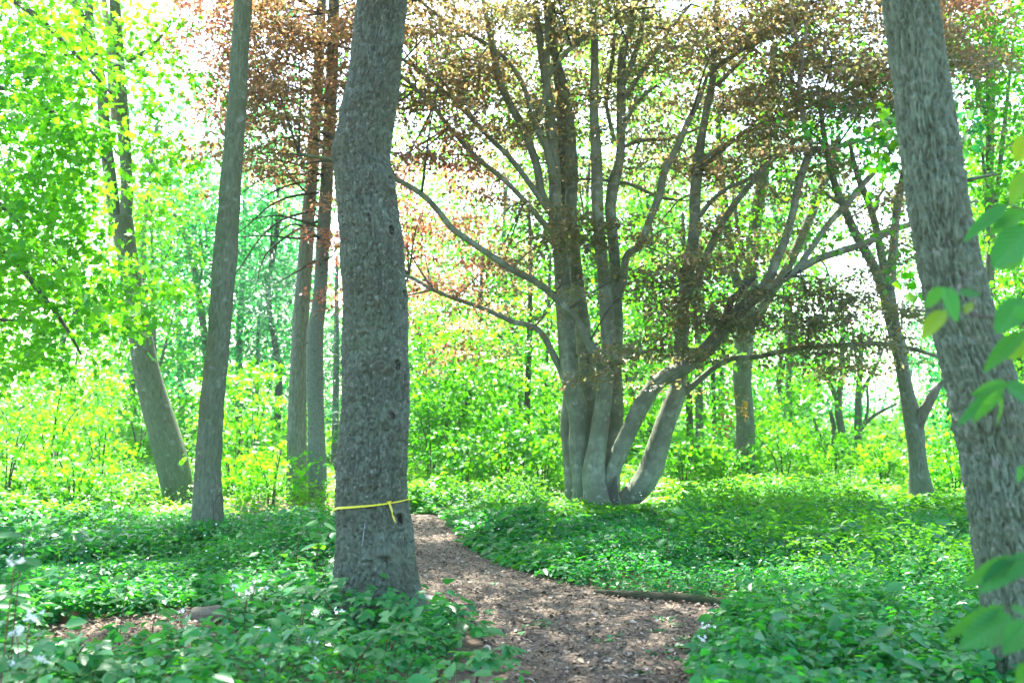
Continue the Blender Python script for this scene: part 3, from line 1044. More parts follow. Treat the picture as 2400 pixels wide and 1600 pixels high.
C = np.vstack([np.array([P(px + rng.normal(0, sx), py + rng.normal(0, sy), Y1 + rng.normal(0, 1.3)) for _ in range(n_)]) for px, py, sx, sy, n_ in
               [(330, 60, 60, 60, 26), (120, 30, 90, 50, 26), (370, 200, 40, 60, 16), (360, 330, 30, 50, 12), (390, 400, 50, 50, 14), (345, 640, 35, 40, 6)]])
crown_sprays(left1, 'crown', C, 30, .5, .11, .11, 'maple', M['maple'])
C = blob((P(260, 0, Y1)[0], Y1, 11.5), (3.6, 3.2, 3), 20)
crown_sprays(left1, 'upper_crown', C, 26, .9, .17, .15, 'kite', M['maple'])

# maple whose branches hang into the left side
YL = 11.5
lx = P(-330, 900, YL)[0]
lm = thing('hanging_maple', 'bright green maple branches hanging into the frame at far left', 'tree', (lx, YL, 0))
tube('trunk', [(lx, YL, -.1), (lx + .1, YL, 3), (lx + .25, YL, 6.5), (lx + .2, YL, 12)], [.26, .22, .17, .05], M['bark_mid'], lm, 18, .2, .06, 3, flare=.4)
limbs = [[(-300, -60), (-100, -60), (60, 20), (170, 120), (260, 220)], [(-310, 220), (-120, 170), (50, 230), (180, 300), (250, 380)], [(-320, 480), (-150, 420), (0, 480), (70, 560), (160, 640)],
         [(-320, 620), (-120, 570), (20, 600), (90, 680), (150, 760), (190, 830)], [(-320, 760), (-180, 740), (-40, 748), (80, 752)], [(-310, 60), (-150, 20), (-20, 90), (100, 130), (200, 125)]]
for i, q in enumerate(limbs):
    yv = np.linspace(YL, YL - .6 + .5 * (i % 3), len(q))
    tube('limb', [P(x, y, Y_) for (x, y), Y_ in zip(q, yv)], np.linspace(.06, .012, len(q)), M['bark_dark'], lm, 8, .12, .05, i)
C = np.vstack([np.array([P(px + rng.normal(0, sx), py + rng.normal(0, sy), YL + rng.normal(-.2, 1.0)) for _ in range(n_)]) for px, py, sx, sy, n_ in
               [(60, 40, 90, 50, 16), (80, 150, 80, 45, 20), (140, 210, 60, 40, 15), (60, 270, 90, 45, 20), (110, 330, 70, 40, 17), (190, 400, 40, 40, 7), (60, 420, 90, 50, 20), (140, 500, 80, 40, 14),
                (50, 570, 80, 40, 18), (150, 620, 90, 35, 20), (240, 660, 60, 30, 12), (60, 700, 80, 40, 16), (170, 740, 80, 30, 12), (90, 800, 90, 40, 10), (280, 740, 35, 25, 5), (20, 860, 60, 40, 6),
                (-150, 200, 120, 160, 40), (-150, 550, 120, 150, 40)]])
crown_sprays(lm, 'crown', C, 30, .34, .095, .10, 'maple', M['maple'], tilt=.5, droop=.3, leaf_tilt=.6)
C = blob((lx + .3, YL - .3, 10), (3.6, 3.4, 3.4), 30)
crown_sprays(lm, 'upper_crown', C, 26, .9, .16, .15, 'kite', M['maple'])

# ---------------------------------------------------------------- two conifers
YP = 16.2
b = P(700, 1170, YP + .6)
pine = thing('pine_tree', 'plated brown pine trunk, left one of the conifer pair', 'tree', (b[0], YP + .6, 0))
pp = [P(698, 1195, YP + .6), P(697, 1157, YP + .6), P(696, 1004, YP + .6), P(702, 800, YP + .6), P(709, 700, YP + .6), P(722, 519, YP + .6), P(734, 359, YP + .6), P(745, 200, YP + .6), P(754, 0, YP + .6), P(765, -250, YP + .6)]


def pine_bump(TH, S, RB):
    nc = 13
    f1, f2, cid = worley(TH / 6.2832 * nc + .4 * vnoise(S * 4, TH * 0), S / .16, nc, 5)
    return .011 * (np.clip((f2 - f1) * 3, 0, 1) - .6) + .006 * (cid - .5)


tube('trunk', pp, [R_(q, YP) for q in (28, 25, 23, 19, 19, 16, 14, 13, 11, 8)], M['bark_pine'], pine, 48, .03, .03, 3, flare=.2, bump=pine_bump)
b = P(745, 1190, YP)
spruce = thing('spruce_tree', 'smooth grey spruce trunk with dead branches, right one of the conifer pair', 'tree', (b[0], YP, 0))
pp = [P(750, 1215, YP), P(746, 1180, YP), P(741, 1004, YP), P(738, 800, YP), P(749, 700, YP), P(760, 519, YP), P(769, 359, YP), P(777, 200, YP), P(783, 0, YP), P(790, -250, YP)]
sptr = tube('trunk', pp, [R_(q, YP) for q in (28, 24, 20, 19.5, 16, 15.5, 14.5, 14.5, 13, 9)], M['bark_spruce'], spruce, 32, .05, .04, 8, flare=.2)
for q in rng.uniform(0, 1, (26, 2)):     # old branch stubs
    py = 350 + q[0] * 800
    c = np.interp(py, [200, 359, 519, 700, 800, 1004, 1180], [777, 769, 760, 749, 738, 741, 746])
    a = (q[1] - .5) * 2.6
    rr = R_(17, YP)
    o = P(c, py, YP)
    dv = np.array([math.sin(a), -math.cos(a), .25])
    tube('branch_stub', [o + dv * rr * .8, o + dv * (rr + .04)], [.014, .009], M['bark_dark'], sptr, 7, .03)
U = lambda u, v: (550 + u * .3188, 200 + v * .3188)
dead = [[(650, 665), (520, 605), (380, 560), (200, 545), (50, 545)], [(625, 1130), (500, 1040), (430, 1020), (350, 1060), (310, 1130)], [(605, 1035), (470, 990), (330, 960), (200, 970), (40, 1010)],
        [(600, 910), (480, 945), (380, 975), (270, 1040), (150, 1170), (60, 1310), (-20, 1420)], [(620, 790), (480, 805), (350, 840), (240, 900), (140, 990), (0, 1110)],
        [(610, 1000), (500, 1045), (430, 1080), (290, 1180), (220, 1260), (180, 1370), (170, 1440)], [(620, 700), (510, 710), (400, 735), (250, 800), (120, 890)], [(720, 465), (640, 460), (540, 480), (480, 540)],
        [(720, 440), (600, 400), (480, 370), (330, 410), (180, 460), (20, 540)], [(620, 655), (510, 655), (360, 655), (200, 690), (30, 810)], [(690, 380), (560, 300), (400, 250), (200, 270), (60, 290)],
        [(700, 280), (590, 200), (450, 130), (300, 110), (80, 120)], [(590, 1110), (450, 1125), (250, 1105), (20, 1115)], [(690, 150), (560, 60), (400, 0), (200, -30)], [(700, 20), (560, -90), (400, -150), (150, -170)],
        [(700, -150), (560, -260), (400, -330)], [(670, 1280), (690, 1270), (720, 1255), (760, 1180)], [(590, 1290), (520, 1330), (420, 1390), (300, 1460)], [(620, 880), (540, 800), (430, 690), (350, 560), (300, 420)]]
for i, q in enumerate(dead):
    yv = np.linspace(YP - .1, YP - .2 - .5 * rng.random(), len(q))
    tube('dead_branch', [P(*U(x, y), Y_) for (x, y), Y_ in zip(q, yv)], np.linspace(.026, .007, len(q)), M['bark_dark'], sptr, 6, .1, .05, i)
for root, xx in ((pine, 775), (spruce, 795)):
    t_ = P(xx, -250, YP + (.6 if root is pine else 0))
    C = blob((t_[0], t_[1] + .3, 12), (2.2, 2.0, 2.6), 35)
    crown_sprays(root, 'crown', C, 60, .6, .16, .022, 'kite', M['pine'], leaf_tilt=.9)
    tube('upper_trunk', [t_ - np.array([0, 0, .1]), t_ + np.array([.1, 0, 3]), t_ + np.array([.1, 0, 6.5])], [R_(9, YP), .05, .02], M['bark_pine'], root, 10, .3)

# ---------------------------------------------------------------- copper beech
YB = 15.5
b = P(1405, 1190, YB)
beech = thing('copper_beech', 'spreading many stemmed beech with coppery leaves right of the path', 'tree', (b[0], YB, 0))


def beech_bump(TH, S, RB):
    """folds and collars of smooth beech bark"""
    f = fbm(np.cos(TH) * 2.2, np.sin(TH) * 2.2, S * 1.6, 91) * .05 + np.maximum(0, vnoise(np.cos(TH) * 1.2, np.sin(TH) * 1.2, S * 7, 93) - .35) * .10
    return RB * (f + .03 * np.cos(TH * 3 + 1.5 * np.sin(S * 1.3)))


def bstem(name, q, dy0=0., dy1=0., mat='bark_beech', seg=22, flare=0., seed=0, wob=.06, step=.06):
    """q: (px, py, radius px); depth runs from YB+dy0 to YB+dy1"""
    yv = np.linspace(YB + dy0, YB + dy1, len(q))
    pts = [P(a, b_, y_) for (a, b_, c_), y_ in zip(q, yv)]
    return tube(name, pts, [R_(c_, y_) for (a, b_, c_), y_ in zip(q, yv)], M[mat], beech, seg, step, wob, seed, flare=flare, bump=beech_bump)


bstem('stem', [(1362, 1215, 30), (1352, 1180, 26), (1338, 1080, 19), (1330, 1000, 18), (1337, 930, 18), (1345, 850, 15), (1340, 700, 14), (1330, 560, 12), (1320, 420, 11), (1312, 260, 9), (1300, 100, 7), (1290, -120, 5)], .35, 1.0, seed=1, flare=.2)
bstem('stem', [(1375, 1215, 34), (1368, 1166, 25), (1357, 1048, 24), (1355, 983, 22), (1341, 906, 23), (1331, 830, 22), (1326, 753, 21), (1321, 676, 19), (1313, 600, 17), (1303, 540, 16), (1301, 478, 15), (1298, 383, 14), (1290, 287, 13),
               (1285, 230, 11), (1268, 115, 9), (1255, 0, 7), (1240, -160, 4)], -.05, 0, seed=2, flare=.2, step=.05)
bstem('stem', [(1385, 1200, 30), (1392, 1050, 24), (1384, 944, 22), (1372, 849, 21), (1365, 753, 18), (1352, 650, 16), (1338, 520, 15), (1340, 383, 14), (1329, 249, 12), (1312, 165, 10), (1292, 100, 9), (1280, 0, 8), (1270, -150, 5)], .3, .5, seed=3, wob=.08)
bstem('stem', [(1408, 1220, 42), (1399, 1166, 30), (1391, 1109, 26), (1403, 1021, 22), (1414, 944, 19), (1420, 887, 19), (1426, 830, 18), (1424, 753, 17), (1415, 650, 15), (1405, 560, 14), (1399, 459, 14), (1398, 383, 13), (1392, 268, 11), (1394, 172, 10),
               (1394, 115, 9), (1390, 0, 7), (1385, -160, 4)], -.35, -.1, seed=4, flare=.25, wob=.08, step=.05)
bstem('stem', [(1425, 1200, 30), (1430, 1060, 22), (1444, 983, 17), (1445, 868, 13), (1448, 772, 13), (1445, 696, 13), (1440, 600, 13), (1433, 520, 13), (1431, 478, 13), (1440, 421, 14), (1453, 367, 11), (1455, 268, 11), (1457, 172, 11), (1461, 115, 10),
               (1476, 76, 8), (1488, 19, 7), (1500, -120, 4)], .25, .15, seed=5)
bstem('stem', [(1440, 1210, 26), (1425, 1140, 20), (1434, 1105, 20), (1460, 1040, 20), (1491, 975, 19), (1529, 910, 18), (1567, 879, 19), (1613, 856, 18), (1671, 803, 18), (1709, 753, 17), (1747, 715, 16), (1785, 681, 15), (1806, 644, 12), (1822, 602, 11),
               (1841, 560, 10), (1860, 491, 9), (1872, 430, 9), (1891, 376, 9), (1905, 346, 7), (1893, 322, 6)], -.2, -.9, seed=6, step=.05)
bstem('stem', [(1440, 1205, 24), (1468, 1172, 24), (1498, 1143, 28), (1525, 1098, 28), (1544, 1040, 26), (1563, 983, 23), (1583, 933, 22), (1591, 890, 18), (1596, 830, 17), (1598, 753, 15), (1606, 676, 15), (1617, 611, 15), (1627, 536, 13), (1629, 459, 13),
               (1633, 402, 13), (1644, 325, 10), (1658, 249, 9), (1667, 210, 9), (1675, 153, 8), (1683, 96, 8), (1679, 31, 7), (1690, -120, 4)], -.05, .6, seed=7, step=.05)
bstem('trunk', [(1402, 1225, 66), (1400, 1195, 56), (1396, 1165, 46), (1394, 1125, 34), (1396, 1080, 22)], .05, .1, seed=71, flare=.3, wob=.22, step=.04, seg=36)
LIMB = [
    ([(1414, 870, 14), (1401, 845, 12), (1380, 803, 11), (1353, 753, 9), (1330, 726, 9), (1296, 692, 9), (1257, 661, 8), (1200, 631, 8), (1130, 585, 7.5), (1061, 536, 7), (1030, 497, 7), (988, 455, 6.5), (931, 421, 6), (860, 390, 5), (790, 375, 4), (700, 360, 3)], -.3, -1.6),
    ([(1322, 885, 9), (1311, 860, 8), (1292, 822, 8), (1273, 787, 8), (1250, 765, 7), (1200, 753, 6), (1130, 722, 5), (1065, 699, 5), (1014, 679, 4.5), (958, 648, 4), (880, 630, 3)], .1, -.3),
    ([(1303, 500, 10), (1271, 459, 10), (1256, 383, 10), (1225, 298, 10), (1195, 245, 9), (1168, 184, 9), (1158, 126, 9), (1140, 40, 6), (1120, -60, 4)], -.05, -.2),
    ([(1300, 430, 9), (1279, 344, 9), (1256, 298, 8), (1248, 264, 7), (1225, 199, 6), (1191, 145, 5.5), (1145, 107, 5), (1091, 76, 5), (1034, 42, 4), (980, 0, 3)], -.2, -.9),
    ([(1249, 268, 7), (1271, 249, 7), (1283, 191, 7), (1298, 157, 7), (1340, 111, 6), (1390, 73, 6), (1443, 38, 5), (1500, 0, 4)], -.35, -.8),
    ([(1284, 185, 6), (1283, 115, 6), (1283, 57, 6), (1294, 19, 5), (1310, -60, 3)], -.35, -.3),
    ([(1305, 560, 8), (1229, 471, 6.5), (1176, 417, 6), (1114, 367, 6), (1053, 298, 5.5), (1015, 249, 5), (976, 210, 4.5), (942, 180, 4), (850, 120, 3)], -.1, -.6),
    ([(1290, 500, 8), (1206, 383, 6.5), (1145, 321, 6), (1103, 275, 6), (1068, 237, 6), (1045, 218, 5), (1003, 218, 3.5), (950, 214, 2.5)], -.2, .1),
    ([(1068, 237, 5), (1011, 191, 5), (976, 160, 4.5), (946, 141, 4), (850, 70, 3), (760, 30, 2)], -.1, .3),
    ([(1446, 700, 10), (1460, 657, 10), (1468, 600, 9), (1499, 574, 9), (1522, 517, 9), (1545, 459, 9), (1556, 406, 9), (1587, 344, 8), (1618, 276, 7), (1637, 237, 6), (1660, 170, 4)], .1, -.3),
    ([(1790, 682, 11), (1837, 652, 10), (1875, 629, 9), (1918, 606, 9), (1964, 591, 9), (2021, 572, 8), (2059, 556, 8), (2097, 537, 7.5), (2132, 526, 7), (2200, 500, 5), (2290, 470, 3)], -.8, -1.3),
    ([(1850, 645, 8), (1868, 629, 7.5), (1906, 575, 7.5), (1944, 522, 7.5), (1983, 480, 7.5), (2021, 434, 7), (2059, 392, 6), (2100, 340, 4)], -.85, -.3),
    ([(1595, 925, 10), (1625, 902, 8), (1675, 860, 7), (1715, 840, 7), (1772, 836, 6.5), (1830, 824, 6.5), (1887, 813, 6.5), (1964, 809, 6), (2021, 805, 6), (2078, 807, 6), (2136, 817, 5), (2200, 836, 4)], .2, -1.0),
    ([(1633, 400, 8), (1667, 375, 7), (1713, 333, 6), (1759, 302, 6), (1809, 287, 5.5), (1855, 264, 5), (1920, 240, 4), (2010, 200, 3)], .4, -.4),
    ([(1640, 385, 7), (1650, 372, 6), (1690, 345, 5), (1720, 325, 4)], .3, .0),
    ([(1628, 515, 7), (1644, 501, 6), (1667, 471, 5.5), (1706, 440, 5), (1752, 421, 5), (1805, 375, 4.5), (1870, 320, 3)], .35, -.3),
    ([(1613, 690, 10), (1642, 633, 9), (1669, 568, 9), (1692, 526, 8.5), (1715, 487, 8), (1753, 438, 7), (1799, 388, 6), (1845, 342, 5), (1900, 310, 3)], .2, -.6),
    ([(1458, 200, 8), (1480, 150, 7), (1499, 88, 6), (1510, 20, 5), (1530, -60, 3)], .1, -.2),
    ([(1455, 240, 6), (1490, 190, 6), (1530, 130, 5), (1570, 70, 4), (1620, 10, 3)], .1, .5),
    ([(1453, 320, 5), (1475, 270, 5), (1500, 232, 4), (1540, 200, 3)], .1, .2),
    ([(1675, 160, 7), (1720, 130, 6), (1780, 90, 6), (1840, 50, 5), (1900, 10, 4)], .5, -.2),
    ([(1680, 200, 6), (1730, 150, 5), (1760, 115, 5), (1810, 70, 4), (1850, 20, 3)], .5, .9),
    ([(1440, 330, 5), (1430, 290, 5), (1420, 230, 5), (1432, 160, 5), (1440, 80, 4)], .2, .6),
    ([(1905, 350, 5), (1960, 345, 5), (2030, 325, 4), (2090, 300, 3)], -.9, -.4),
    ([(1450, 350, 4), (1500, 330, 5), (1570, 325, 4), (1640, 300, 3)], .3, 1.4),
    ([(1390, 420, 4), (1470, 430, 4), (1540, 460, 4), (1590, 470, 3)], .1, 1.0),
]
LOB = []
for i, (q, a0, a1) in enumerate(LIMB):
    ob = bstem('limb', q, a0, a1, seg=12, seed=20 + i, step=.09)
    LOB += [ob] * len(q)
bstem('dead_limb', [(1893, 323, 6), (1880, 270, 5.5), (1874, 230, 5.5), (1874, 180, 5.5), (1878, 134, 5.5), (1866, 90, 4.5), (1853, 42, 4), (1848, -40, 3)], -.9, -1.0, 'bark_dead', 10, seed=60)
bstem('dead_limb', [(1878, 138, 4.5), (1886, 95, 4), (1890, 40, 3.5), (1892, -40, 2.5)], -.95, -.9, 'bark_dead', 10, seed=61)
bstem('broken_limb', [(1699, 760, 10), (1704, 735, 9), (1713, 707, 8.5), (1736, 680, 7), (1756, 660, 6), (1772, 648, 4)], -.6, -.7, 'bark_dark', 10, seed=62)
# solid dark tube standing in for the shade between the stems at the foot
bstem('shade_strip', [(1442, 1205, 10), (1440, 1165, 9), (1441, 1135, 6), (1443, 1115, 2)], -.45, -.42, 'bark_dark', 10, seed=63)

GXc = [400, 500, 650, 850, 1050, 1250, 1450, 1650, 1850, 2050, 2250, 2350]
GYc = [-80, 0, 120, 250, 380, 500, 620, 720, 820, 900]
COV = np.array([[.5, .8, .9, .9, .95, 1, 1, 1, 1, .9, .7, .5], [.4, .8, .95, .9, .95, 1, 1, 1, 1, .95, .7, .5], [.15, .5, .85, .7, .75, .9, .85, .9, 1, .95, .6, .3], [.1, .25, .6, .45, .6, .7, .5, .85, 1, .8, .25, .1],
                [.05, .15, .3, .3, .8, .7, .4, .7, .7, .3, 0, 0], [0, 0, .05, .4, .95, .7, .55, .45, .2, .12, 0, 0], [0, 0, 0, .3, .95, .5, .15, .5, .25, .25, 0, 0], [0, 0, 0, .15, .6, .2, .12, .6, .55, .6, .05, 0],
                [0, 0, 0, 0, .08, .02, .3, .3, .3, .25, 0, 0], [0, 0, 0, 0, 0, 0, .12, .05, 0, 0, 0, 0]])
REDS = np.array([[.9, .9, .8, .7, .5, .35, .3, .5, .4, .6, .7, .7], [.95, .9, .75, .68, .45, .3, .15, .45, .4, .5, .7, .7], [.9, .85, .7, .66, .5, .3, .15, .45, .35, .4, .5, .5], [.9, .7, .4, .4, .6, .35, .25, .45, .35, .35, .4, .4],
                 [.9, .8, .6, .7, .85, .35, .35, .5, .4, .35, .4, .4], [.9, .9, .9, .95, .95, .4, .25, .55, .4, .6, .4, .4], [.9, .9, .9, .95, .9, .5, .25, .45, .35, .25, .3, .3], [.9, .9, .9, .9, .8, .5, .3, .5, .4, .2, .3, .3],
                 [.8, .8, .8, .8, .7, .5, .25, .45, .5, .3, .3, .3], [.5] * 12])


def bil(Tb, x, y):
    rowv = np.array([np.interp(x, GXc, r) for r in Tb])
    return np.array([np.interp(y[i], GYc, rowv[:, i]) for i in range(len(x))])


nC = 14000
ax, ay = rng.uniform(400, 2350, nC), rng.uniform(-80, 900, nC)
cov = bil(COV, ax, ay)
lay = vnoise(ax / 120., ay / 34., seed=77) + .6 * vnoise(ax / 45., ay / 20., seed=78)
keep = rng.random(nC) < np.clip(cov * (.66 + .8 * lay), 0, 1)
ax, ay = ax[keep], ay[keep]
red = bil(REDS, ax, ay)  # puts sun shining through the crown into leaf colour, besides redder young leaves
Cs, Hs = [], []
for x_, y_, h in zip(ax, ay, red):
    dd = rng.normal(0, 1.1)
    if 1130 < x_ < 1720 and 40 < y_ < 470 and rng.random() < .8:
        dd = abs(dd) + .35                # the bare stems stand in front of these
    elif 1240 < x_ < 1480 and 470 <= y_ < 640:
        dd = -1.2 + .3 * dd               # a leafy layer hangs in front of the stems here
    elif x_ > 1480 and y_ > 600:
        dd = -1.0 + .4 * dd
    elif x_ < 1230 and y_ > 380:
        dd = .6 + .7 * dd
    Cs.append(P(x_, y_, YB + dd))
    Hs.append(.5 if 560 < x_ < 890 and y_ < 420 else (h if h > .65 else h * (.62 if y_ < 420 else .5)))
for px, py, n_ in [(776, 560, 10), (772, 700, 9), (2110, 480, 5), (1580, 870, 5)]:
    for _ in range(n_):
        Cs.append(P(px + rng.normal(0, 15), py + rng.normal(0, 30), YB + .3 + rng.normal(0, .4)))
        Hs.append(.9 if px < 1000 else .3)
crown_sprays(beech, 'crown', np.array(Cs), 44, .34, .076, .052, 'kite', M['beech'], np.array(Hs), tilt=.20, droop=.28, thick=.07, leaf_tilt=.34)
C = np.vstack([blob((1.3, YB + .2, 10.6), (6.0, 4.6, 2.8), 190), blob((-3.2, YB + .2, 9.3), (2.6, 2.6, 1.4), 12), blob((5.8, YB - .5, 9.4), (2.4, 2.6, 1.4), 50), blob((.6, 12.3, 9.6), (5.4, 2.2, 1.6), 300)])  # last blob added above the view to shade the near path
crown_sprays(beech, 'upper_crown', C, 30, .9, .15, .10, 'kite', M['beech'], np.full(len(C), .35))
C = np.array([P(px, py, YB - 1.2) for px, py in [(1722, 955), (1740, 965), (1705, 985), (1745, 940), (1690, 1005), (1715, 930)]])
leaf_parts(beech, C, 11, .16, .07, .055, 'oval', 'gold', 'golden_leaf')
# thin branches that carry the leaf sprays
rb = np.random.default_rng(12)
allp = np.vstack([np.array([P(a, b_, y_) for (a, b_, c_), y_ in zip(q, np.linspace(YB + a0, YB + a1, len(q)))]) for q, a0, a1 in LIMB])
CsA = np.array(Cs)
for k in range(230):
    e = CsA[rb.integers(len(CsA))]
    dd = np.linalg.norm(allp - e, axis=1)
    near = np.argsort(dd)[:3]
    ni = near[rb.integers(3)]
    a = allp[ni]
    L_ = np.linalg.norm(e - a)
    if L_ < .25 or L_ > 2.6:
        continue
    e2 = a + (e - a) * 1.15
    m_ = (a + e2) / 2 + np.array([rb.normal(0, .06), rb.normal(0, .06), .08 * L_ + rb.normal(0, .05)])
    tube('branch', [a, m_, e2], [.013 + .004 * L_, .010, .004], M['bark_dark'], LOB[ni], 6, .12, .05, k)


# ---------------------------------------------------------------- background trees
def bg_tree(name, label, Y, stems, crown, leaf, bark='bark_dark', L=.14, per=28, rad=.6, shape='kite', group='trees standing behind the path', upper=0, ratio=.75, tilt=.4):
    """stems: lists of (px, py, r px); crown: blobs (px, py, sx, sy, sprays)"""
    q = stems[0]
    yb = HOR + FPX * CAM_Z / Y
    b_ = P(q[0][0], q[0][1], Y)
    root = thing(name, label, 'tree', (b_[0], Y, 0), group)
    s0 = [(b_[0], Y, -.1)] + [tuple(P(a, c, Y)) for a, c, r in q if P(a, c, Y)[2] > .12]
    rr = [R_(q[0][2], Y) * 1.2] + [R_(r, Y) for a, c, r in q if P(a, c, Y)[2] > .12]
    tube('trunk', s0, rr, M[bark], root, 14, .15, .07, int(q[0][0]), flare=.25)
    for i, s in enumerate(stems[1:]):
        dy = (i % 3 - 1) * .25
        tube('limb', [P(a, c, Y + dy * k_ / max(1, len(s) - 1)) for k_, (a, c, r) in enumerate(s)], [R_(r, Y) for a, c, r in s], M[bark], root, 8, .2, .06, i + int(q[0][0]))
    C = [P(px + rng.normal(0, sx * 1.1), py + rng.normal(0, sy * 1.1), Y + rng.normal(0, 1.4)) for px, py, sx, sy, n_ in crown for _ in range(int(n_ * 1.6))]
    C = np.array(C)
    C = C[C[:, 2] > .35]
    crown_sprays(root, 'crown', C, per, rad, L, L * ratio, shape, M[leaf], tilt=tilt)
    if upper:
        tx = P(q[-1][0], q[-1][1], Y)
        C = blob((tx[0], Y, max(tx[2], 9) + 2.0), (3.4, 2.6, 2.2), upper)
        crown_sprays(root, 'upper_crown', C, 22, .9, .2, .16, 'kite', M[leaf])
    return root


bg_tree('oak_tree', 'straight furrowed trunk right of the beech with a tall fork', 19.0,
        [[(1740, 1175, 26), (1741, 1140, 22), (1747, 1000, 21), (1740, 900, 22), (1742, 800, 22), (1750, 720, 20), (1758, 650, 17), (1766, 560, 16), (1776, 480, 15), (1787, 420, 14), (1800, 300, 11), (1815, 100, 8)],
         [(1748, 730, 14), (1725, 650, 11), (1708, 570, 10), (1700, 500, 10), (1690, 400, 8), (1680, 250, 6)], [(1765, 760, 14), (1784, 725, 13), (1814, 675, 12), (1849, 618, 12), (1887, 537, 11.5), (1914, 468, 11), (1937, 411, 10), (1965, 320, 7)],
         [(1760, 640, 6), (1735, 560, 5), (1722, 480, 5), (1715, 380, 4)]],
        [(1830, 500, 70, 60, 16), (1760, 620, 60, 70, 16), (1700, 560, 60, 50, 12), (1850, 620, 40, 40, 6), (1790, 300, 120, 100, 22), (1680, 780, 50, 40, 8)], 'maple', 'bark_mid', L=.11, per=26, rad=.45, shape='kite', upper=50)
bg_tree('forked_tree', 'grey trunk with broken pale side stub left of the leaning tree', 15.4,
        [[(2166, 1210, 28), (2166, 1190, 23), (2151, 1085, 20), (2140, 985, 22), (2128, 930, 17), (2120, 890, 15.5), (2109, 834, 15), (2095, 770, 16), (2078, 683, 19)],
         [(2078, 700, 14), (2048, 625, 12), (2006, 549, 11), (1979, 488, 10), (1956, 430, 9), (1935, 340, 7), (1915, 200, 4)], [(2080, 690, 14), (2071, 625, 11), (2052, 530, 9), (2032, 465, 8.5), (2009, 411, 7), (1990, 330, 4)],
         [(2082, 690, 15), (2090, 620, 12), (2095, 568, 11), (2102, 491, 10), (2113, 434, 9), (2130, 330, 7), (2140, 150, 5)], [(1976, 480, 5), (1945, 462, 4.5), (1925, 442, 3)], [(2048, 520, 3.5), (2055, 470, 3.5), (2075, 440, 2.5)]],
        [(1930, 300, 60, 50, 10), (2040, 420, 60, 40, 6), (2120, 300, 60, 60, 12), (1960, 560, 30, 30, 3), (2110, 600, 40, 50, 6)], 'forest', 'bark_mid', L=.10, per=22, rad=.4, upper=40)
stub = bpy.data.objects['forked_tree']
tube('broken_stub', [P(2144, 1010, 15.4), P(2156, 985, 15.3), P(2169, 956, 15.2), P(2188, 923, 15.1), P(2200, 905, 15.1), P(2212, 890, 15.05)], [R_(q, 15.4) for q in (14, 13, 12, 10, 7, 3)], M['bark_stub'], stub, 12, .05, .08, 3)
bg_tree('twin_tree', 'gnarled twisting small tree, left of the pair in the bright clearing', 24.0,
        [[(1990, 1125, 10), (1979, 1040, 9), (1968, 984, 9), (1965, 940, 8), (1974, 873, 6), (1974, 834, 6), (1975, 700, 4)], [(1966, 945, 6), (1951, 912, 6), (1935, 878, 5), (1928, 840, 3)],
         [(1985, 1100, 6), (1974, 1079, 6), (1946, 1046, 5), (1923, 1023, 4), (1907, 979, 2.5)], [(1990, 1130, 7), (1957, 1062, 6), (1954, 1001, 6), (1945, 960, 4)], [(1972, 880, 4), (1990, 840, 3), (2000, 780, 2)]],
        [(1900, 900, 60, 40, 12), (1960, 850, 60, 35, 10), (1880, 1000, 60, 40, 12), (1940, 760, 60, 30, 8)], 'maple', 'bark_mid', L=.13, rad=.5, per=24)
bg_tree('twin_tree', 'gnarled twisting small tree, right of the pair in the bright clearing', 24.5,
        [[(2006, 1122, 11), (2012, 1062, 9.5), (2011, 1001, 9), (2012, 934, 8), (2016, 862, 6), (2020, 760, 4)], [(2014, 1010, 5), (2035, 985, 4.5), (2057, 968, 4), (2102, 945, 2.5)], [(2013, 930, 5), (2029, 901, 5), (2057, 850, 4), (2075, 800, 2.5)],
         [(2022, 1000, 4), (2034, 960, 3.5), (2032, 900, 3)], [(2014, 870, 4), (2005, 830, 3.5), (2000, 790, 2)]],
        [(2040, 830, 40, 30, 6), (2020, 760, 50, 30, 6), (2070, 960, 30, 20, 3)], 'forest', 'bark_mid', L=.13, rad=.45, per=22)
bg_tree('young_tree', 'thin dark trunk standing left of the beech stems', 20.0,
        [[(1231, 1160, 8), (1234, 1004, 7.5), (1239, 851, 7), (1241, 760, 6), (1243, 640, 5), (1240, 450, 3)], [(1240, 780, 3), (1275, 740, 2.5), (1300, 700, 2)]],
        [(1180, 830, 70, 40, 20), (1130, 900, 60, 40, 14), (1250, 740, 60, 50, 14), (1290, 920, 30, 50, 8)], 'forest', L=.12, rad=.5)
bg_tree('young_tree', 'very thin dark trunk close behind the beech on its left', 24.0, [[(1277, 1120, 5.5), (1278, 1000, 5), (1280, 902, 5), (1283, 800, 4), (1290, 600, 3)]],
        [(1290, 960, 50, 50, 12), (1260, 1050, 40, 40, 10), (1180, 960, 60, 50, 12)], 'forest', L=.14, rad=.6)
bg_tree('young_tree', 'dark upright trunk right behind the curved beech stem', 22.0, [[(1622, 1145, 9), (1618, 1040, 8.5), (1615, 944, 8), (1612, 860, 7), (1608, 720, 6), (1600, 500, 4)]],
        [(1560, 1000, 50, 60, 12), (1540, 720, 60, 60, 16), (1480, 760, 60, 60, 12)], 'maple', L=.13, rad=.55)
bg_tree('young_tree', 'pale grey upright trunk, middle of three behind the curved stem', 21.0, [[(1642, 1145, 10.5), (1640, 1040, 9.5), (1638, 906, 9), (1636, 760, 8), (1640, 560, 6)]],
        [(1660, 830, 50, 50, 12), (1560, 600, 60, 60, 12), (1680, 940, 40, 60, 8)], 'maple', 'bark_mid', L=.13, rad=.55)
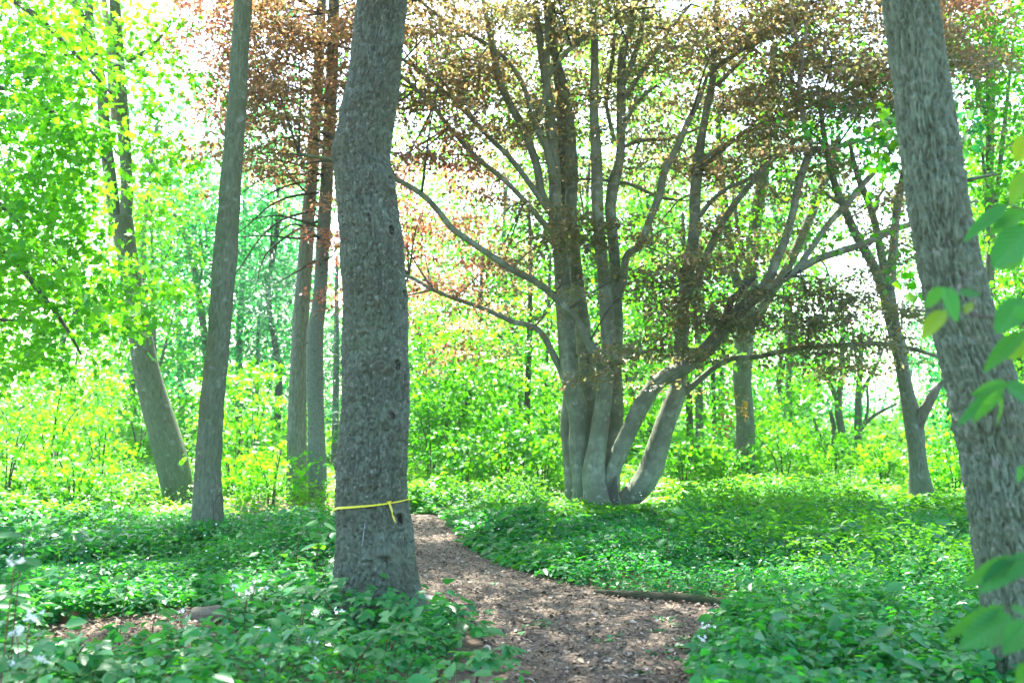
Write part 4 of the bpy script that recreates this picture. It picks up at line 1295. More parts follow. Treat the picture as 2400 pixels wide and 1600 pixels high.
bg_tree('young_tree', 'slender trunk between the curved beech stem and furrowed trunk', 23.0, [[(1677, 1145, 6), (1675, 1040, 5.5), (1673, 944, 5), (1670, 850, 5), (1668, 700, 4)]],
        [(1690, 1040, 30, 40, 6), (1690, 880, 50, 50, 8)], 'forest', L=.13, rad=.5)
bg_tree('bent_tree', 'dark bent trunk among green leaves beyond the path bend', 21.0, [[(1062, 1150, 9), (1068, 1060, 8.5), (1076, 1004, 8), (1096, 938, 8), (1115, 860, 7), (1125, 760, 6), (1130, 600, 4)], [(1072, 1080, 5), (1050, 1020, 4), (1040, 940, 3)]],
        [(1040, 850, 60, 50, 24), (1000, 950, 50, 50, 20), (1100, 780, 60, 40, 16), (1060, 1040, 60, 40, 16), (1140, 1000, 60, 50, 14)], 'forest', L=.12, rad=.5)
bg_tree('slim_tree', 'pale bluish trunk with fine forks behind the slim straight trunk', 30.0,
        [[(500, 1105, 11), (492, 950, 9), (481, 800, 8), (464, 684, 8), (452, 612, 7), (436, 561, 6), (408, 490, 5), (395, 400, 3)], [(455, 630, 5), (470, 590, 5), (468, 530, 4), (452, 459, 3.5), (445, 380, 2)], [(462, 690, 4), (478, 610, 4), (484, 560, 3), (475, 500, 2)]],
        [(420, 450, 60, 50, 26), (480, 560, 60, 60, 20), (420, 620, 50, 40, 14), (400, 780, 60, 70, 20), (590, 520, 60, 60, 14), (470, 860, 80, 60, 16)], 'blue', 'bark_mid', L=.18, rad=.8, upper=20)
bg_tree('slim_tree', 'bluish trunk seen just right of the slim straight trunk', 33.0, [[(560, 1080, 9), (560, 960, 8), (561, 796, 8), (566, 714, 7.5), (570, 600, 6), (575, 400, 4)], [(600, 1080, 6), (602, 900, 5), (606, 740, 4)]],
        [(600, 620, 60, 60, 26), (570, 740, 60, 60, 20), (640, 780, 50, 60, 18), (600, 880, 60, 60, 16)], 'blue', 'bark_mid', L=.19, rad=.85)
bg_tree('slim_tree', 'dim trunk seen between the leaning maple and the slim straight trunk', 36.0, [[(423, 1070, 9), (424, 950, 8), (421, 830, 7), (416, 700, 6)]],
        [(420, 860, 60, 60, 18), (380, 700, 50, 80, 14), (350, 560, 60, 80, 12)], 'blue', 'bark_mid', L=.2, rad=.9)
# soft white pine left of the big trunk
wp = bg_tree('white_pine', 'soft bluish white pine glimpsed left beside the big knotted trunk', 24.0, [[(785, 1110, 9), (786, 1000, 8), (788, 850, 7), (790, 600, 4)]],
             [(790, 820, 26, 40, 14), (785, 950, 24, 40, 12), (980, 930, 30, 50, 10), (640, 650, 40, 30, 10), (655, 740, 30, 40, 10), (975, 1040, 24, 30, 6)], 'pine', 'bark_spruce', L=.20, per=90, rad=.6, ratio=.10, tilt=.8)
# fill of the wood behind: each its own tree
FILL = [
    (1210, 30, 'forest', 'tall green tree filling the gap left of the beech stems', [(1190, 560, 70, 60, 26), (1120, 700, 70, 60, 26), (1230, 740, 50, 60, 18), (1060, 560, 70, 60, 16), (1180, 400, 80, 60, 10)]),
    (1385, 27, 'forest', 'tall green tree hidden right behind the clustered stems', [(1370, 640, 50, 60, 20), (1380, 760, 50, 60, 20), (1360, 500, 50, 50, 14), (1340, 350, 70, 60, 10)]),
    (1490, 33, 'forest', 'tall green tree between the upright and the curved stems', [(1500, 560, 50, 60, 26), (1520, 700, 50, 60, 26), (1540, 430, 50, 50, 16), (1490, 860, 40, 60, 16)]),
    (1690, 36, 'forest', 'tall green tree behind the furrowed trunk', [(1680, 600, 60, 70, 28), (1700, 730, 60, 60, 24), (1720, 470, 70, 50, 16), (1660, 900, 50, 60, 14)]),
    (1840, 27, 'forest', 'tall green tree above the long low beech branch', [(1830, 560, 50, 60, 22), (1850, 700, 60, 40, 18), (1800, 420, 60, 50, 12), (1900, 480, 40, 40, 6)]),
    (640, 29, 'blue', 'tall soft teal tree behind the dead conifer branches', [(640, 480, 60, 60, 22), (620, 640, 60, 70, 24), (660, 380, 60, 40, 10)]),
    (360, 26, 'maple', 'tall sunlit tree right behind the leaning maple', [(370, 470, 60, 60, 18), (390, 600, 50, 60, 18), (350, 350, 60, 60, 12), (400, 760, 40, 60, 14)]),
    (2290, 31, 'forest', 'tall green tree seen past both sides of the leaning tree', [(2300, 420, 60, 70, 22), (2330, 620, 50, 80, 24), (2180, 560, 50, 60, 10), (2260, 760, 50, 60, 12)]),
    (-60, 27, 'maple', 'sunlit maple at the far left edge behind the hanging branches', [(0, 780, 110, 80, 26), (60, 950, 100, 60, 22), (-120, 600, 100, 120, 26)]),
    (180, 31, 'maple', 'yellow green tree behind the hanging maple branches', [(180, 830, 90, 70, 26), (200, 640, 90, 80, 14), (240, 960, 90, 50, 18)]),
    (330, 34, 'forest', 'dark green tree behind the leaning maple trunk', [(330, 560, 70, 80, 14), (350, 820, 60, 60, 16), (90, 980, 80, 50, 16)]),
    (700, 37, 'blue', 'hazy tree seen between the conifer pair and the slim trunk', [(660, 560, 60, 80, 20), (640, 900, 80, 70, 22), (700, 1000, 70, 40, 14)]),
    (985, 28, 'forest', 'leafy green tree right beside the big knotted trunk', [(985, 800, 50, 50, 20), (990, 900, 50, 60, 22), (1040, 980, 60, 50, 20), (960, 1080, 40, 40, 12)]),
    (1160, 32, 'maple', 'bright tree seen through the left beech stems', [(1160, 780, 70, 60, 26), (1180, 900, 70, 60, 26), (1140, 1020, 80, 50, 22), (1100, 640, 80, 60, 10)]),
    (1330, 35, 'maple', 'bright tree directly behind the clustered beech stems', [(1330, 850, 80, 80, 26), (1300, 1000, 80, 60, 22), (1240, 620, 60, 50, 8), (1480, 900, 50, 60, 14)]),
    (1520, 29, 'maple', 'glowing green tree in the gap between the beech stems', [(1500, 640, 50, 70, 24), (1520, 760, 50, 60, 18), (1500, 1010, 50, 60, 16), (1500, 470, 60, 60, 8)]),
    (1580, 41, 'forest', 'green tree far behind the curved beech stem', [(1580, 950, 60, 60, 16), (1560, 1060, 70, 40, 18), (1560, 400, 60, 50, 6)]),
    (1830, 30, 'maple', 'broad sunlit tree right of the furrowed trunk', [(1830, 920, 60, 60, 26), (1810, 1020, 60, 50, 24), (1880, 1050, 60, 40, 16), (1850, 800, 70, 40, 14)]),
    (1890, 38, 'blue', 'pale teal tree under the long low beech branch', [(1870, 860, 60, 30, 16), (1800, 950, 50, 50, 14), (1960, 930, 50, 50, 10)]),
    (2230, 27, 'blue', 'teal green tree left of the leaning tree behind the broken stub', [(2220, 960, 30, 70, 20), (2240, 1080, 40, 50, 18), (2200, 820, 40, 50, 10), (2250, 880, 40, 60, 12)]),
    (2330, 17.5, 'forest', 'bright green tree at the upper right beyond the leaning tree', [(2330, 180, 60, 80, 34), (2300, 330, 60, 50, 14), (2380, 60, 70, 70, 24), (2360, 480, 50, 60, 24), (2250, 60, 60, 50, 12)]),
    (2400, 21, 'maple', 'yellow green tree at the right edge behind the big leaves', [(2380, 600, 50, 70, 30), (2360, 720, 40, 60, 24), (2400, 850, 40, 60, 20), (2300, 520, 40, 60, 14), (2340, 430, 40, 40, 12)]),
    (2480, 19, 'forest', 'shady tree just beyond the right edge', [(2450, 950, 50, 90, 20), (2500, 600, 70, 150, 26), (2500, 250, 60, 120, 22)]),
    (1430, 48, 'forest', 'distant tree low behind the middle of the beech', [(1430, 950, 90, 60, 18), (1400, 760, 90, 70, 12)]),
    (1060, 46, 'maple', 'distant sunlit tree beyond the path bend', [(1060, 900, 80, 70, 22), (1040, 1020, 90, 50, 20), (1000, 760, 60, 60, 10)]),
    (860, 44, 'forest', 'distant tree behind the big knotted trunk', [(830, 900, 80, 100, 22), (770, 1040, 60, 40, 12)]),
    (540, 46, 'maple', 'distant tree low behind the slim straight trunk', [(540, 960, 110, 60, 24), (480, 1020, 110, 40, 18)]),
    (250, 48, 'maple', 'distant tree low at the left behind the shrubs', [(250, 900, 140, 70, 26), (150, 1020, 140, 40, 20)]),
    (2120, 44, 'blue', 'pale distant tree in the white clearing', [(2100, 990, 40, 40, 6), (2060, 1060, 60, 25, 8), (2150, 760, 50, 60, 8)]),
]
for i, (px, Y, lf, lab, cr) in enumerate(FILL):
    r0 = 9.0 * 30 / Y
    cx_ = [c[0] for c in cr]
    bend = rng.normal(0, 14, 4)
    base_y = HOR + FPX * CAM_Z / Y - 6
    top_y = min(c[1] for c in cr) - 60
    ty = np.linspace(base_y, top_y, 5)
    stems = [[(px + (0 if k == 0 else bend[k - 1]), ty[k], r0 * (1 - .17 * k)) for k in range(5)]]
    for c in cr:
        k = rng.integers(1, 4)
        sx_, sy_ = stems[0][k][0], max(stems[0][k][1], c[1] + 40)
        stems.append([(sx_, sy_, r0 * .5), ((sx_ + c[0]) / 2, (sy_ + c[1]) / 2 + 5, r0 * .36), (c[0], c[1], r0 * .2), (c[0] + (c[0] - sx_) * .3, c[1] - 40, r0 * .1)])
    bg_tree('woodland_tree', lab, Y, stems, cr, lf, 'bark_dark' if i % 2 else 'bark_mid', L=.115 + .0035 * max(0, Y - 20), per=38, rad=.5 + .02 * max(0, Y - 20), upper=34 if (950 < px < 1900 or 600 < px < 900) and Y < 42 else 0)  # upper crowns added on the middle trees to shade their lower leaves

# far mass of the wood, thinner round the clearing
n = 3400
pxs = rng.uniform(-700, 3100, n)
pys = 1060 - rng.random(n) ** 1.2 * 760
clear = 1.15 * np.exp(-((pxs - 2050) / 95) ** 2) + np.clip((480 - pys) / 200, 0, 1) * .35 + .8 * np.exp(-((pxs - 460) / 110) ** 2 - ((pys - 200) / 170) ** 2)
keep = rng.random(n) > clear
Ys = rng.uniform(50, 78, n)
C = np.array([P(a, b_, c) for a, b_, c in zip(pxs[keep], pys[keep], Ys[keep])])
C = C[C[:, 2] > .3]
pos, dr, nr = sprays(C, 32, 1.7, .5, .3, .6, .1)
o = leaves('far_woodland', pos, dr, nr, .33 * rng.uniform(.6, 1.2, len(pos)), .25, 'kite', M['forest'], None, rng.random(len(pos)), kind='stuff')
o['label'] = 'far wood closing the view behind all the trees'


# ---------------------------------------------------------------- shrubs and saplings
def shrub(label, px, Y, h, wd, n_sp, leaf, L=.10, per=22, rad=.3, name='shrub', shape='maple', group='shrubs and saplings of the undergrowth', stems=4, low=.25):
    gx = (px - 1200) / FPX * Y
    z0 = float(gz(np.array([gx]), np.array([Y]))[0])
    root = thing(name, label, 'shrub', (gx, Y, z0), group)
    for k in range(stems):
        a = k * 2.4 + px
        rr = wd * .35 * (.3 + .7 * rng.random())
        e = np.array([gx + math.cos(a) * rr, Y + math.sin(a) * rr, z0 + h * rng.uniform(.7, .98)])
        tube('stem', [(gx + .04 * math.cos(a), Y + .04 * math.sin(a), z0 - .05), ((gx * 1.4 + e[0] * .6) / 2 + .02, (Y * 1.4 + e[1] * .6) / 2, z0 + h * .45), e], [.016, .012, .005], M['twig'], root, 6, .15, .05, k)
    C = blob((gx, Y, z0 + h * (low + (1 - low) / 2)), (wd / 2, wd / 2, h * (1 - low) / 2), n_sp, .4)
    crown_sprays(root, 'foliage', C, per, rad, L, L * (1.0 if shape == 'maple' else .65), shape, M[leaf], tilt=.45, droop=.3)
    return root


SH = [('tall yellow green sapling left of the leaning maple foot', 120, 17, 2.6, 2.4, 44, 'maple'), ('bright maple sapling in front of the leaning maple', 240, 18.5, 2.2, 2.2, 36, 'maple'),
      ('low sunlit bush at the left edge', 20, 15.5, 1.5, 2.0, 30, 'maple'), ('sunlit bush between leaning maple and left edge', 180, 15.0, 1.1, 1.8, 26, 'maple'), ('glowing sapling between the slim trunk and the conifers', 590, 18, 2.2, 2.0, 36, 'maple'),
      ('low bright bush behind the slim straight trunk', 540, 16.5, 1.2, 1.8, 26, 'maple'), ('bright bush at the foot of the conifer pair', 640, 15.4, 1.0, 1.3, 20, 'maple'), ('tall leafy sapling right behind the slim straight trunk', 560, 21, 3.0, 2.0, 34, 'maple'),
      ('dense dark bush beyond the path bend', 1010, 19.5, 1.9, 2.0, 40, 'forest'), ('round green bush beside the path bend', 1090, 17.5, 1.3, 1.8, 34, 'forest'), ('green bush left of the thin dark trunk', 1180, 18, 1.5, 1.7, 30, 'forest'),
      ('green bush close left of the beech foot', 1270, 17.5, 1.3, 1.5, 26, 'forest'), ('bush in the gap right of the curved beech stem', 1600, 18.5, 1.2, 1.8, 28, 'forest'), ('sunlit bush at the foot of the furrowed trunk', 1690, 18.2, 1.0, 1.5, 22, 'maple'),
      ('bright bush right of the furrowed trunk', 1830, 19, 1.4, 2.0, 32, 'maple'), ('pale sunlit bush below the twin trees', 1950, 21, 1.2, 2.2, 30, 'maple'), ('white lit bush left of the forked trunk', 2060, 18.5, 1.0, 1.8, 24, 'herb2'),
      ('sunlit bush right of the forked trunk', 2230, 16.5, 1.1, 1.6, 26, 'maple'), ('green bush at the right edge behind the leaning trunk', 2420, 14, 1.7, 1.8, 34, 'forest'), ('tall bush behind the leaning trunk on the right', 2350, 18, 2.6, 2.2, 40, 'maple'),
      ('far bush under the conifers', 700, 24, 1.5, 2.6, 28, 'maple'), ('far pale bush in the clearing', 2120, 30, 1.8, 3.4, 34, 'herb2'), ('far bush behind the leaning maple', 330, 24, 2.2, 3.0, 36, 'maple'), ('far bush at the left', 60, 24, 2.0, 3.4, 36, 'maple'),
      ('far green bush past the path end', 930, 23, 1.6, 2.6, 30, 'forest'), ('far bush behind the beech foot', 1420, 24, 1.7, 3.0, 34, 'forest')]
for s in SH:
    shrub(s[0], *s[1:6], s[6], L=.085 + .002 * max(0, s[2] - 14))


# ---------------------------------------------------------------- ground cover
def tree_clear(X, Y):
    ok = np.ones(X.shape, bool)
    for x, y, r in ((mt_x, Ym, .34), (right.location[0], Yr, .22), (left2.location[0], Y2, .22), (beech.location[0] + .1, YB, .55)):
        ok &= np.hypot(X - x, Y - y) > r
    return ok


def herb_field(name, label, region, n_pl, mat, h, L, W, tiers, shape, ymap, clump=.9, pw=1.0):
    """region(X,Y) mask; ymap -> (ylo, yhi); plants of several leaves each"""
    ylo, yhi = ymap
    u = rng.random(n_pl * 3)
    Yp = ylo + (yhi - ylo) * u ** pw
    half = Yp * .56 + .6
    Xp = rng.uniform(-1, 1, len(Yp)) * half
    k = region(Xp, Yp) & tree_clear(Xp, Yp) & (vnoise(Xp * 1.7, Yp * 1.7, seed=51) + rng.random(len(Xp)) * 1.4 > -.35)
    Xp, Yp = Xp[k][:n_pl], Yp[k][:n_pl]
    z0 = gz(Xp, Yp)
    sp = vnoise(Xp * .75, Yp * .75, seed=81)
    hh = h * (1 + .6 * fbm(Xp * .9, Yp * .9, seed=61) + .25 * vnoise(Xp * 3, Yp * 3, seed=62)) * rng.uniform(.7, 1.2, len(Xp))
    dp = np.where(inside(path_xy, Xp, Yp), 0, pdist(path_xy, Xp, Yp))
    hh = hh * np.clip(.35 + dp / .6, .35, 1)
    hh = np.where((Yp > 10.5) & (Yp < 16.6) & (Xp / Yp > .03) & (Xp / Yp < .17), hh * .4, hh)      # kept low in front of the beech
    hh = np.maximum(hh, .06)
    pos, dr, nr, ss, rn = [], [], [], [], []
    pr = np.clip(rng.random(len(Xp)) * .4 + .22 * vnoise(Xp * .6, Yp * .6, seed=82) + .1, 0, .6)
    for t in range(tiers):
        for q in range(2 if t < tiers - 1 else 3):
            a = rng.random(len(Xp)) * 6.283
            lv = (t + .6 + .4 * rng.random(len(Xp))) / tiers
            off = .02 + .05 * rng.random(len(Xp)) * L / .06
            pos.append(np.c_[Xp + np.cos(a) * off, Yp + np.sin(a) * off, z0 + hh * lv])
            dr.append(np.c_[np.cos(a), np.sin(a), rng.normal(-.12, .28, len(Xp))])
            nr.append(np.array([0, 0, 1.]) + rng.normal(0, .38, (len(Xp), 3)))
            ss.append(rng.uniform(.55, 1.3, len(Xp)) * (.75 + .25 * lv) * (1 + .35 * sp))
            rn.append(np.clip(pr + rng.random(len(Xp)) * .5, 0, 1))
    pos, dr, nr, ss, rn = np.vstack(pos), np.vstack(dr), np.vstack(nr), np.concatenate(ss), np.concatenate(rn)
    g = 1 + np.maximum(0, pos[:, 1] - 9) * .035
    o = leaves(name, pos, dr, nr, L * ss * g, W * ss * g, shape, M[mat], None, rn, kind='stuff')
    o['label'] = label
    return o


notpath = lambda X, Y: ~inside(path_xy, X, Y)


def not_litter(X, Y):
    r = np.ones(X.shape, bool)
    for l in litter_xy:
        r &= ~inside(l, X, Y)
    return r


pR = np.array([G(*p) for p in [(1705, 1446), (1668, 1480), (1650, 1530), (1638, 1600), (1632, 1900), (3200, 1900), (2900, 1446)]])
herb_field('ground_cover', 'dense carpet of small bluish green herbs at the front right', lambda X, Y: inside(pR, X, Y) & notpath(X, Y), 5200, 'herb', .30, .062, .046, 3, 'oval', (3.2, 8.4))
rightside = lambda X, Y: notpath(X, Y) & (X > -1.6 + (14 - Y) * .02) & (Y > 7.4) & ~inside(pR, X, Y)
leftside = lambda X, Y: notpath(X, Y) & (X < -.6) & not_litter(X, Y)
herb_field('ground_cover', 'leafy herbs on the right just behind the path', rightside, 5200, 'herb', .19, .058, .042, 3, 'fold', (7.4, 10.6))
herb_field('ground_cover', 'leafy herbs on the right further back before the beech', rightside, 9000, 'herb', .18, .060, .046, 3, 'kite', (10.4, 15.5))
herb_field('ground_cover', 'leafy herbs on the left beside the big trunk', leftside, 4400, 'herb', .20, .064, .047, 3, 'fold', (7.2, 10.2))
herb_field('ground_cover', 'leafy herbs on the left back by the slim trunk', leftside, 7500, 'herb', .20, .066, .050, 3, 'kite', (10.0, 14.5))
herb_field('ground_cover', 'low herbs and seedlings at the front left around the bare litter', lambda X, Y: notpath(X, Y) & (X < -.35) & not_litter(X, Y), 2600, 'herb', .20, .058, .044, 3, 'fold', (3.6, 7.4))
herb_field('ground_cover', 'sunlit yellow green herbs across the middle distance', lambda X, Y: notpath(X, Y), 17000, 'herb2', .27, .075, .055, 3, 'kite', (13.5, 25), pw=1.2)
herb_field('ground_cover', 'distant undergrowth beneath the background trees', lambda X, Y: notpath(X, Y), 9000, 'herb2', .6, .17, .13, 2, 'kite', (24, 55))
herb_field('ground_cover', 'scattered taller weeds rising out of the herbs on the right', lambda X, Y: notpath(X, Y) & (X > .3) & ((X / Y < .035) | (X / Y > .15)) & (vnoise(X * .9, Y * .9, seed=71) > .05), 2600, 'herb2', .42, .06, .03, 4, 'fold', (7.5, 15))


herb_field('ground_cover', 'patches of larger dark green leaves standing among the small herbs', lambda X, Y: notpath(X, Y) & not_litter(X, Y) & ((X / Y < .03) | (X / Y > .15)) & (vnoise(X * 1.1, Y * 1.1, seed=91) > -.05), 900, 'bramble', .30, .11, .08, 2, 'fold', (4.5, 13))
# thin pale shoots and grass blades rising out of the carpet
n = 1500
Yp = rng.uniform(4.6, 13, n)
Xp = rng.uniform(-1, 1, n) * Yp * .54
k = notpath(Xp, Yp) & not_litter(Xp, Yp) & (vnoise(Xp * .8, Yp * .8, seed=95) > -.1) & (pdist(path_xy, Xp, Yp) > .35)
Xp, Yp = Xp[k], Yp[k]
a = rng.random(len(Xp)) * 6.283
o = leaves('grass', np.c_[Xp, Yp, gz(Xp, Yp)], np.c_[np.cos(a) * .45, np.sin(a) * .45, 1.0 + 0 * a], np.c_[np.cos(a), np.sin(a), -.3 + 0 * a] + rng.normal(0, .2, (len(a), 3)), rng.uniform(.14, .34, len(a)), .007, 'blade', M['herb2'], kind='stuff')
o['label'] = 'thin grass blades rising between the herbs'


# ---------------------------------------------------------------- finely cut leaves for the plants close by
def leaflet(L, W, teeth=6, fold=.18, curl=.15):
    """serrated leaflet: verts and faces, midrib along +x"""
    xs_ = np.linspace(0, 1, teeth * 2 + 1)
    prof = np.sin(np.pi * xs_ ** .75) ** .8
    prof[0] = prof[-1] = 0
    V, Fc = [], []
    nseg = len(xs_)
    for i, x in enumerate(xs_):
        wv = prof[i] * W / 2 * (1.08 if i % 2 == 0 else .93)
        zc = -curl * L * x * x
        V.append((x * L, 0, zc))
        xt = x * L - (.03 * L if i % 2 == 0 else 0)
        V.append((xt, wv, zc + fold * wv))
        V.append((xt, -wv, zc + fold * wv))
    for i in range(nseg - 1):
        a, b_ = i * 3, i * 3 + 3
        Fc.append([a, b_, b_ + 1, a + 1])
        Fc.append([a, a + 2, b_ + 2, b_])
    return np.array(V), Fc


def mesh_simple(name, V, Fc, mat, rnd=.5, smooth=True):
    o = mesh_np(name, V, np.concatenate([np.array(f) for f in Fc]), [len(f) for f in Fc], mat, None, smooth, fattr={'rnd': np.full(len(Fc), rnd)})
    d = o.data
    bpy.data.objects.remove(o)
    return d


def compound(rnd, n=3, L=.07, W=.05, mat='bramble'):
    V, Fc = [], []
    base = 0
    for a in ([0, 1.15, -1.15] if n == 3 else [0, .75, -.75, 1.7, -1.7]):
        v, f = leaflet(L * (1 if a == 0 else .82), W * (1 if a == 0 else .85), 5)
        c, s_ = math.cos(a), math.sin(a)
        off = .02 if a == 0 else .0
        v = v + [off, 0, 0]
        v = np.c_[v[:, 0] * c - v[:, 1] * s_ + .03, v[:, 0] * s_ + v[:, 1] * c, v[:, 2]]
        V.append(v)
        Fc += [[q + base for q in ff] for ff in f]
        base += len(v)
    st = np.array([[0, -.001, 0], [0, .001, 0], [.05, .001, .002], [.05, -.001, .002]])
    V.append(st)
    Fc.append([base, base + 3, base + 2, base + 1])
    return mesh_simple('leaf', np.vstack(V), Fc, M[mat], rnd)


from mathutils import Matrix


def put(name, data, parent, pos, x, z, sc=1.0, wsc=1.0):
    o = bpy.data.objects.new(name, data)
    COL.objects.link(o)
    o.parent = parent
    x = Vector(x).normalized()
    z = Vector(z)
    z = (z - x * z.dot(x)).normalized()
    y = z.cross(x)
    m3 = Matrix((x * sc, y * sc * wsc, z * sc)).transposed()
    o.matrix_local = Matrix.Translation(Vector(np.asarray(pos, float) - base_of(parent))) @ m3.to_4x4()
    return o


BR = [compound(r_, n_) for r_, n_ in ((.1, 3), (.35, 3), (.6, 3), (.9, 3), (.3, 5), (.7, 5))]
SINGLE = []
for r_ in (.1, .4, .7, 1.0):
    v, f = leaflet(1, .72, 7, .12, .12)
    SINGLE.append(mesh_simple('leaf', v, f, M['broad'], r_))
HERBL = []
for r_ in (.1, .5, .9):
    v, f = leaflet(1, .62, 5, .15, .15)
    HERBL.append(mesh_simple('leaf', v, f, M['bramble'], r_))


def flower_mesh(nf, spread, size, sd_):
    r_ = np.random.default_rng(sd_)
    V, Fc = [], []
    k = 0
    for i in range(nf):
        c = np.array([r_.normal(0, spread), r_.normal(0, spread), r_.normal(0, spread * .6)])
        n_ = np.array([0, -.4, .9]) + r_.normal(0, .45, 3)
        n_ /= np.linalg.norm(n_)
        e1 = np.cross(n_, [1, 0, 0.])
        e1 /= np.linalg.norm(e1)
        e2 = np.cross(n_, e1)
        for p_ in range(5):
            a = p_ * 1.2566 + r_.random()
            d = e1 * math.cos(a) + e2 * math.sin(a)
            t_ = np.cross(n_, d)
            V += [c, c + d * size * .6 + t_ * size * .32 + n_ * .002, c + d * size + n_ * .001, c + d * size * .6 - t_ * size * .32 + n_ * .002]
            Fc.append([k, k + 3, k + 2, k + 1])
            k += 4
    return mesh_simple('flower_cluster', np.array(V), Fc, M['petal'], .5, False)


FLW = [flower_mesh(9, .018, .010, q) for q in range(4)]


def bramble(label, px, py, h, n_leaf, flowers=0, group='brambles growing at the front', lean=0., name='bramble_bush', sc=1.0):
    g = G(px, py)
    z0 = float(gz(g[:1], g[1:])[0])
    root = thing(name, label, 'bramble', (g[0], g[1], z0), group)
    tips = []
    for k in range(3):
        a = rng.random() * 6.283
        e = np.array([g[0] + lean + math.cos(a) * .13, g[1] + math.sin(a) * .13, z0 + h * rng.uniform(.75, 1.0)])
        m_ = np.array([g[0] + (e[0] - g[0]) * .3, g[1] + (e[1] - g[1]) * .3, z0 + h * .6])
        pts = catmull([(g[0], g[1], z0 - .02), m_, e], 9)
        tube('stem', pts[::2], [.005, .0045, .004, .003, .002], M['stem_red'], root, 5, .06)
        tips.append(pts)
    for i in range(n_leaf):
        pts = tips[i % 3]
        t = 8 - int(abs(rng.normal(0, 2.6)))
        t = max(2, t)
        a = rng.random() * 6.283
        d = np.array([math.cos(a), math.sin(a), rng.uniform(-.1, .35)])
        off = rng.uniform(0, .13)
        put('leaf', BR[rng.integers(len(BR))], root, pts[t] + d * off, d - [0, 0, .3], np.array([0, -.12, 1.]) + rng.normal(0, .32, 3), sc * rng.uniform(.75, 1.25))
    for i in range(flowers):
        put('flower_cluster', FLW[rng.integers(4)], root, tips[i % 3][-1] + np.array([0, 0, .03]), (1, 0, 0), (0, 0, 1), rng.uniform(.9, 1.3))['kind'] = 'stuff'
    return root


bl = [('low bramble at the bottom edge below the big trunk', 900, 1640, .42, 17), ('bramble with broad leaves against the foot of the big trunk', 860, 1500, .40, 15), ('bramble right in front of the big trunk foot', 930, 1530, .36, 16),
      ('bramble nearest the path beside the pale log', 1040, 1560, .30, 14), ('bramble spilling onto the path at the bottom edge', 1110, 1640, .30, 14), ('bramble clump at the bottom edge left of the path', 1010, 1680, .34, 16),
      ('bramble below the left edge of the big trunk', 790, 1530, .40, 15), ('dense bramble at the bottom under the flowering stems', 820, 1690, .42, 17), ('bramble between the litter and the big trunk', 700, 1560, .36, 14),
      ('bramble at the bottom beside the tall flowering stem', 640, 1690, .38, 15), ('bramble at the bottom right of the bare litter', 540, 1650, .30, 13), ('small bramble below the bare litter patch', 430, 1640, .26, 12),
      ('bramble at the bottom left under the dark seedling', 300, 1680, .28, 12), ('bramble at the lower left corner of the litter', 160, 1640, .30, 12), ('bramble in the bottom left corner', 40, 1680, .36, 12),
      ('tiny bramble shoot right of the big trunk foot', 1075, 1505, .16, 7), ('bramble just left of the big trunk above the long log', 740, 1440, .42, 13), ('bramble behind the short orange log', 190, 1420, .30, 10),
      ('bramble above the litter in front of the long log', 560, 1480, .26, 11), ('bramble right at the left trunk edge near the ground', 770, 1485, .34, 12)]
for i, q in enumerate(bl):
    bramble(*q)


def flower_stem(label, px, py, Y, h=.55, group='white flowering stems at the front', sc=1.0, leaves_n=7):
    top_ = P(px, py, Y)
    gx = top_[0] - .06 * rng.random()
    z0 = float(gz(np.array([gx]), np.array([Y]))[0])
    root = thing('flowering_stem', label, 'flower', (gx, Y, z0), group)
    pts = catmull([(gx, Y, z0 - .02), (gx + .02, Y, (z0 + top_[2]) / 2), tuple(top_)], 9)
    stm = tube('stem', pts[::2], [.004, .004, .0035, .003, .002], M['stem_red'], root, 5, .06)
    put('flower_cluster', FLW[rng.integers(4)], stm, top_ + np.array([0, 0, .01]), (1, 0, 0), (0, 0, 1), 1.15 * sc)['kind'] = 'stuff'
    for i in range(leaves_n):
        t = rng.integers(3, 8)
        a = rng.random() * 6.283
        d = np.array([math.cos(a), math.sin(a), -.05])
        put('leaf', BR[rng.integers(4)], root, pts[t] + d * .02, d, np.array([0, -.1, 1.]) + rng.normal(0, .3, 3), .8 * sc)


fl = [('tall reddish stem with white blossom above the long log', 551, 1379, 6.6), ('white blossom right beside the tall reddish stem', 580, 1391, 6.7), ('white blossom highest of the group left of the trunk', 600, 1364, 7.0),
      ('white blossom midway between tall stem and trunk', 622, 1384, 7.0), ('white blossom below the long log', 620, 1478, 5.7), ('white blossom just left of the trunk foot', 740, 1440, 6.3), ('white blossom touching the left trunk edge', 793, 1435, 6.2),
      ('white blossom low left of the trunk foot', 768, 1481, 5.8), ('white blossom in the brambles under the trunk foot', 730, 1506, 5.5), ('white blossom near the bottom under the trunk', 737, 1555, 5.1), ('white blossom near the bottom left of the trunk', 620, 1557, 5.1),
      ('white blossom low between the two bottom blossoms', 653, 1534, 5.3), ('lone white blossom above the bare litter', 426, 1437, 6.6), ('small white blossom by the path edge at front right', 1655, 1470, 6.2), ('small white blossom at the path edge beside the weeds', 1648, 1500, 5.9)]
for q in fl:
    flower_stem(*q)
for lab, px, py in [('blurred white blossom beside the short orange log', 69, 1450), ('blurred white blossom at the left edge under the log', 41, 1490), ('blurred white blossom in the bottom left corner', 23, 1565), ('blurred white blossom right of the corner one', 92, 1555), ('blurred white blossom high at the left edge', 34, 1320)]:
    flower_stem(lab, px, py, 3.9, sc=1.15, leaves_n=8)


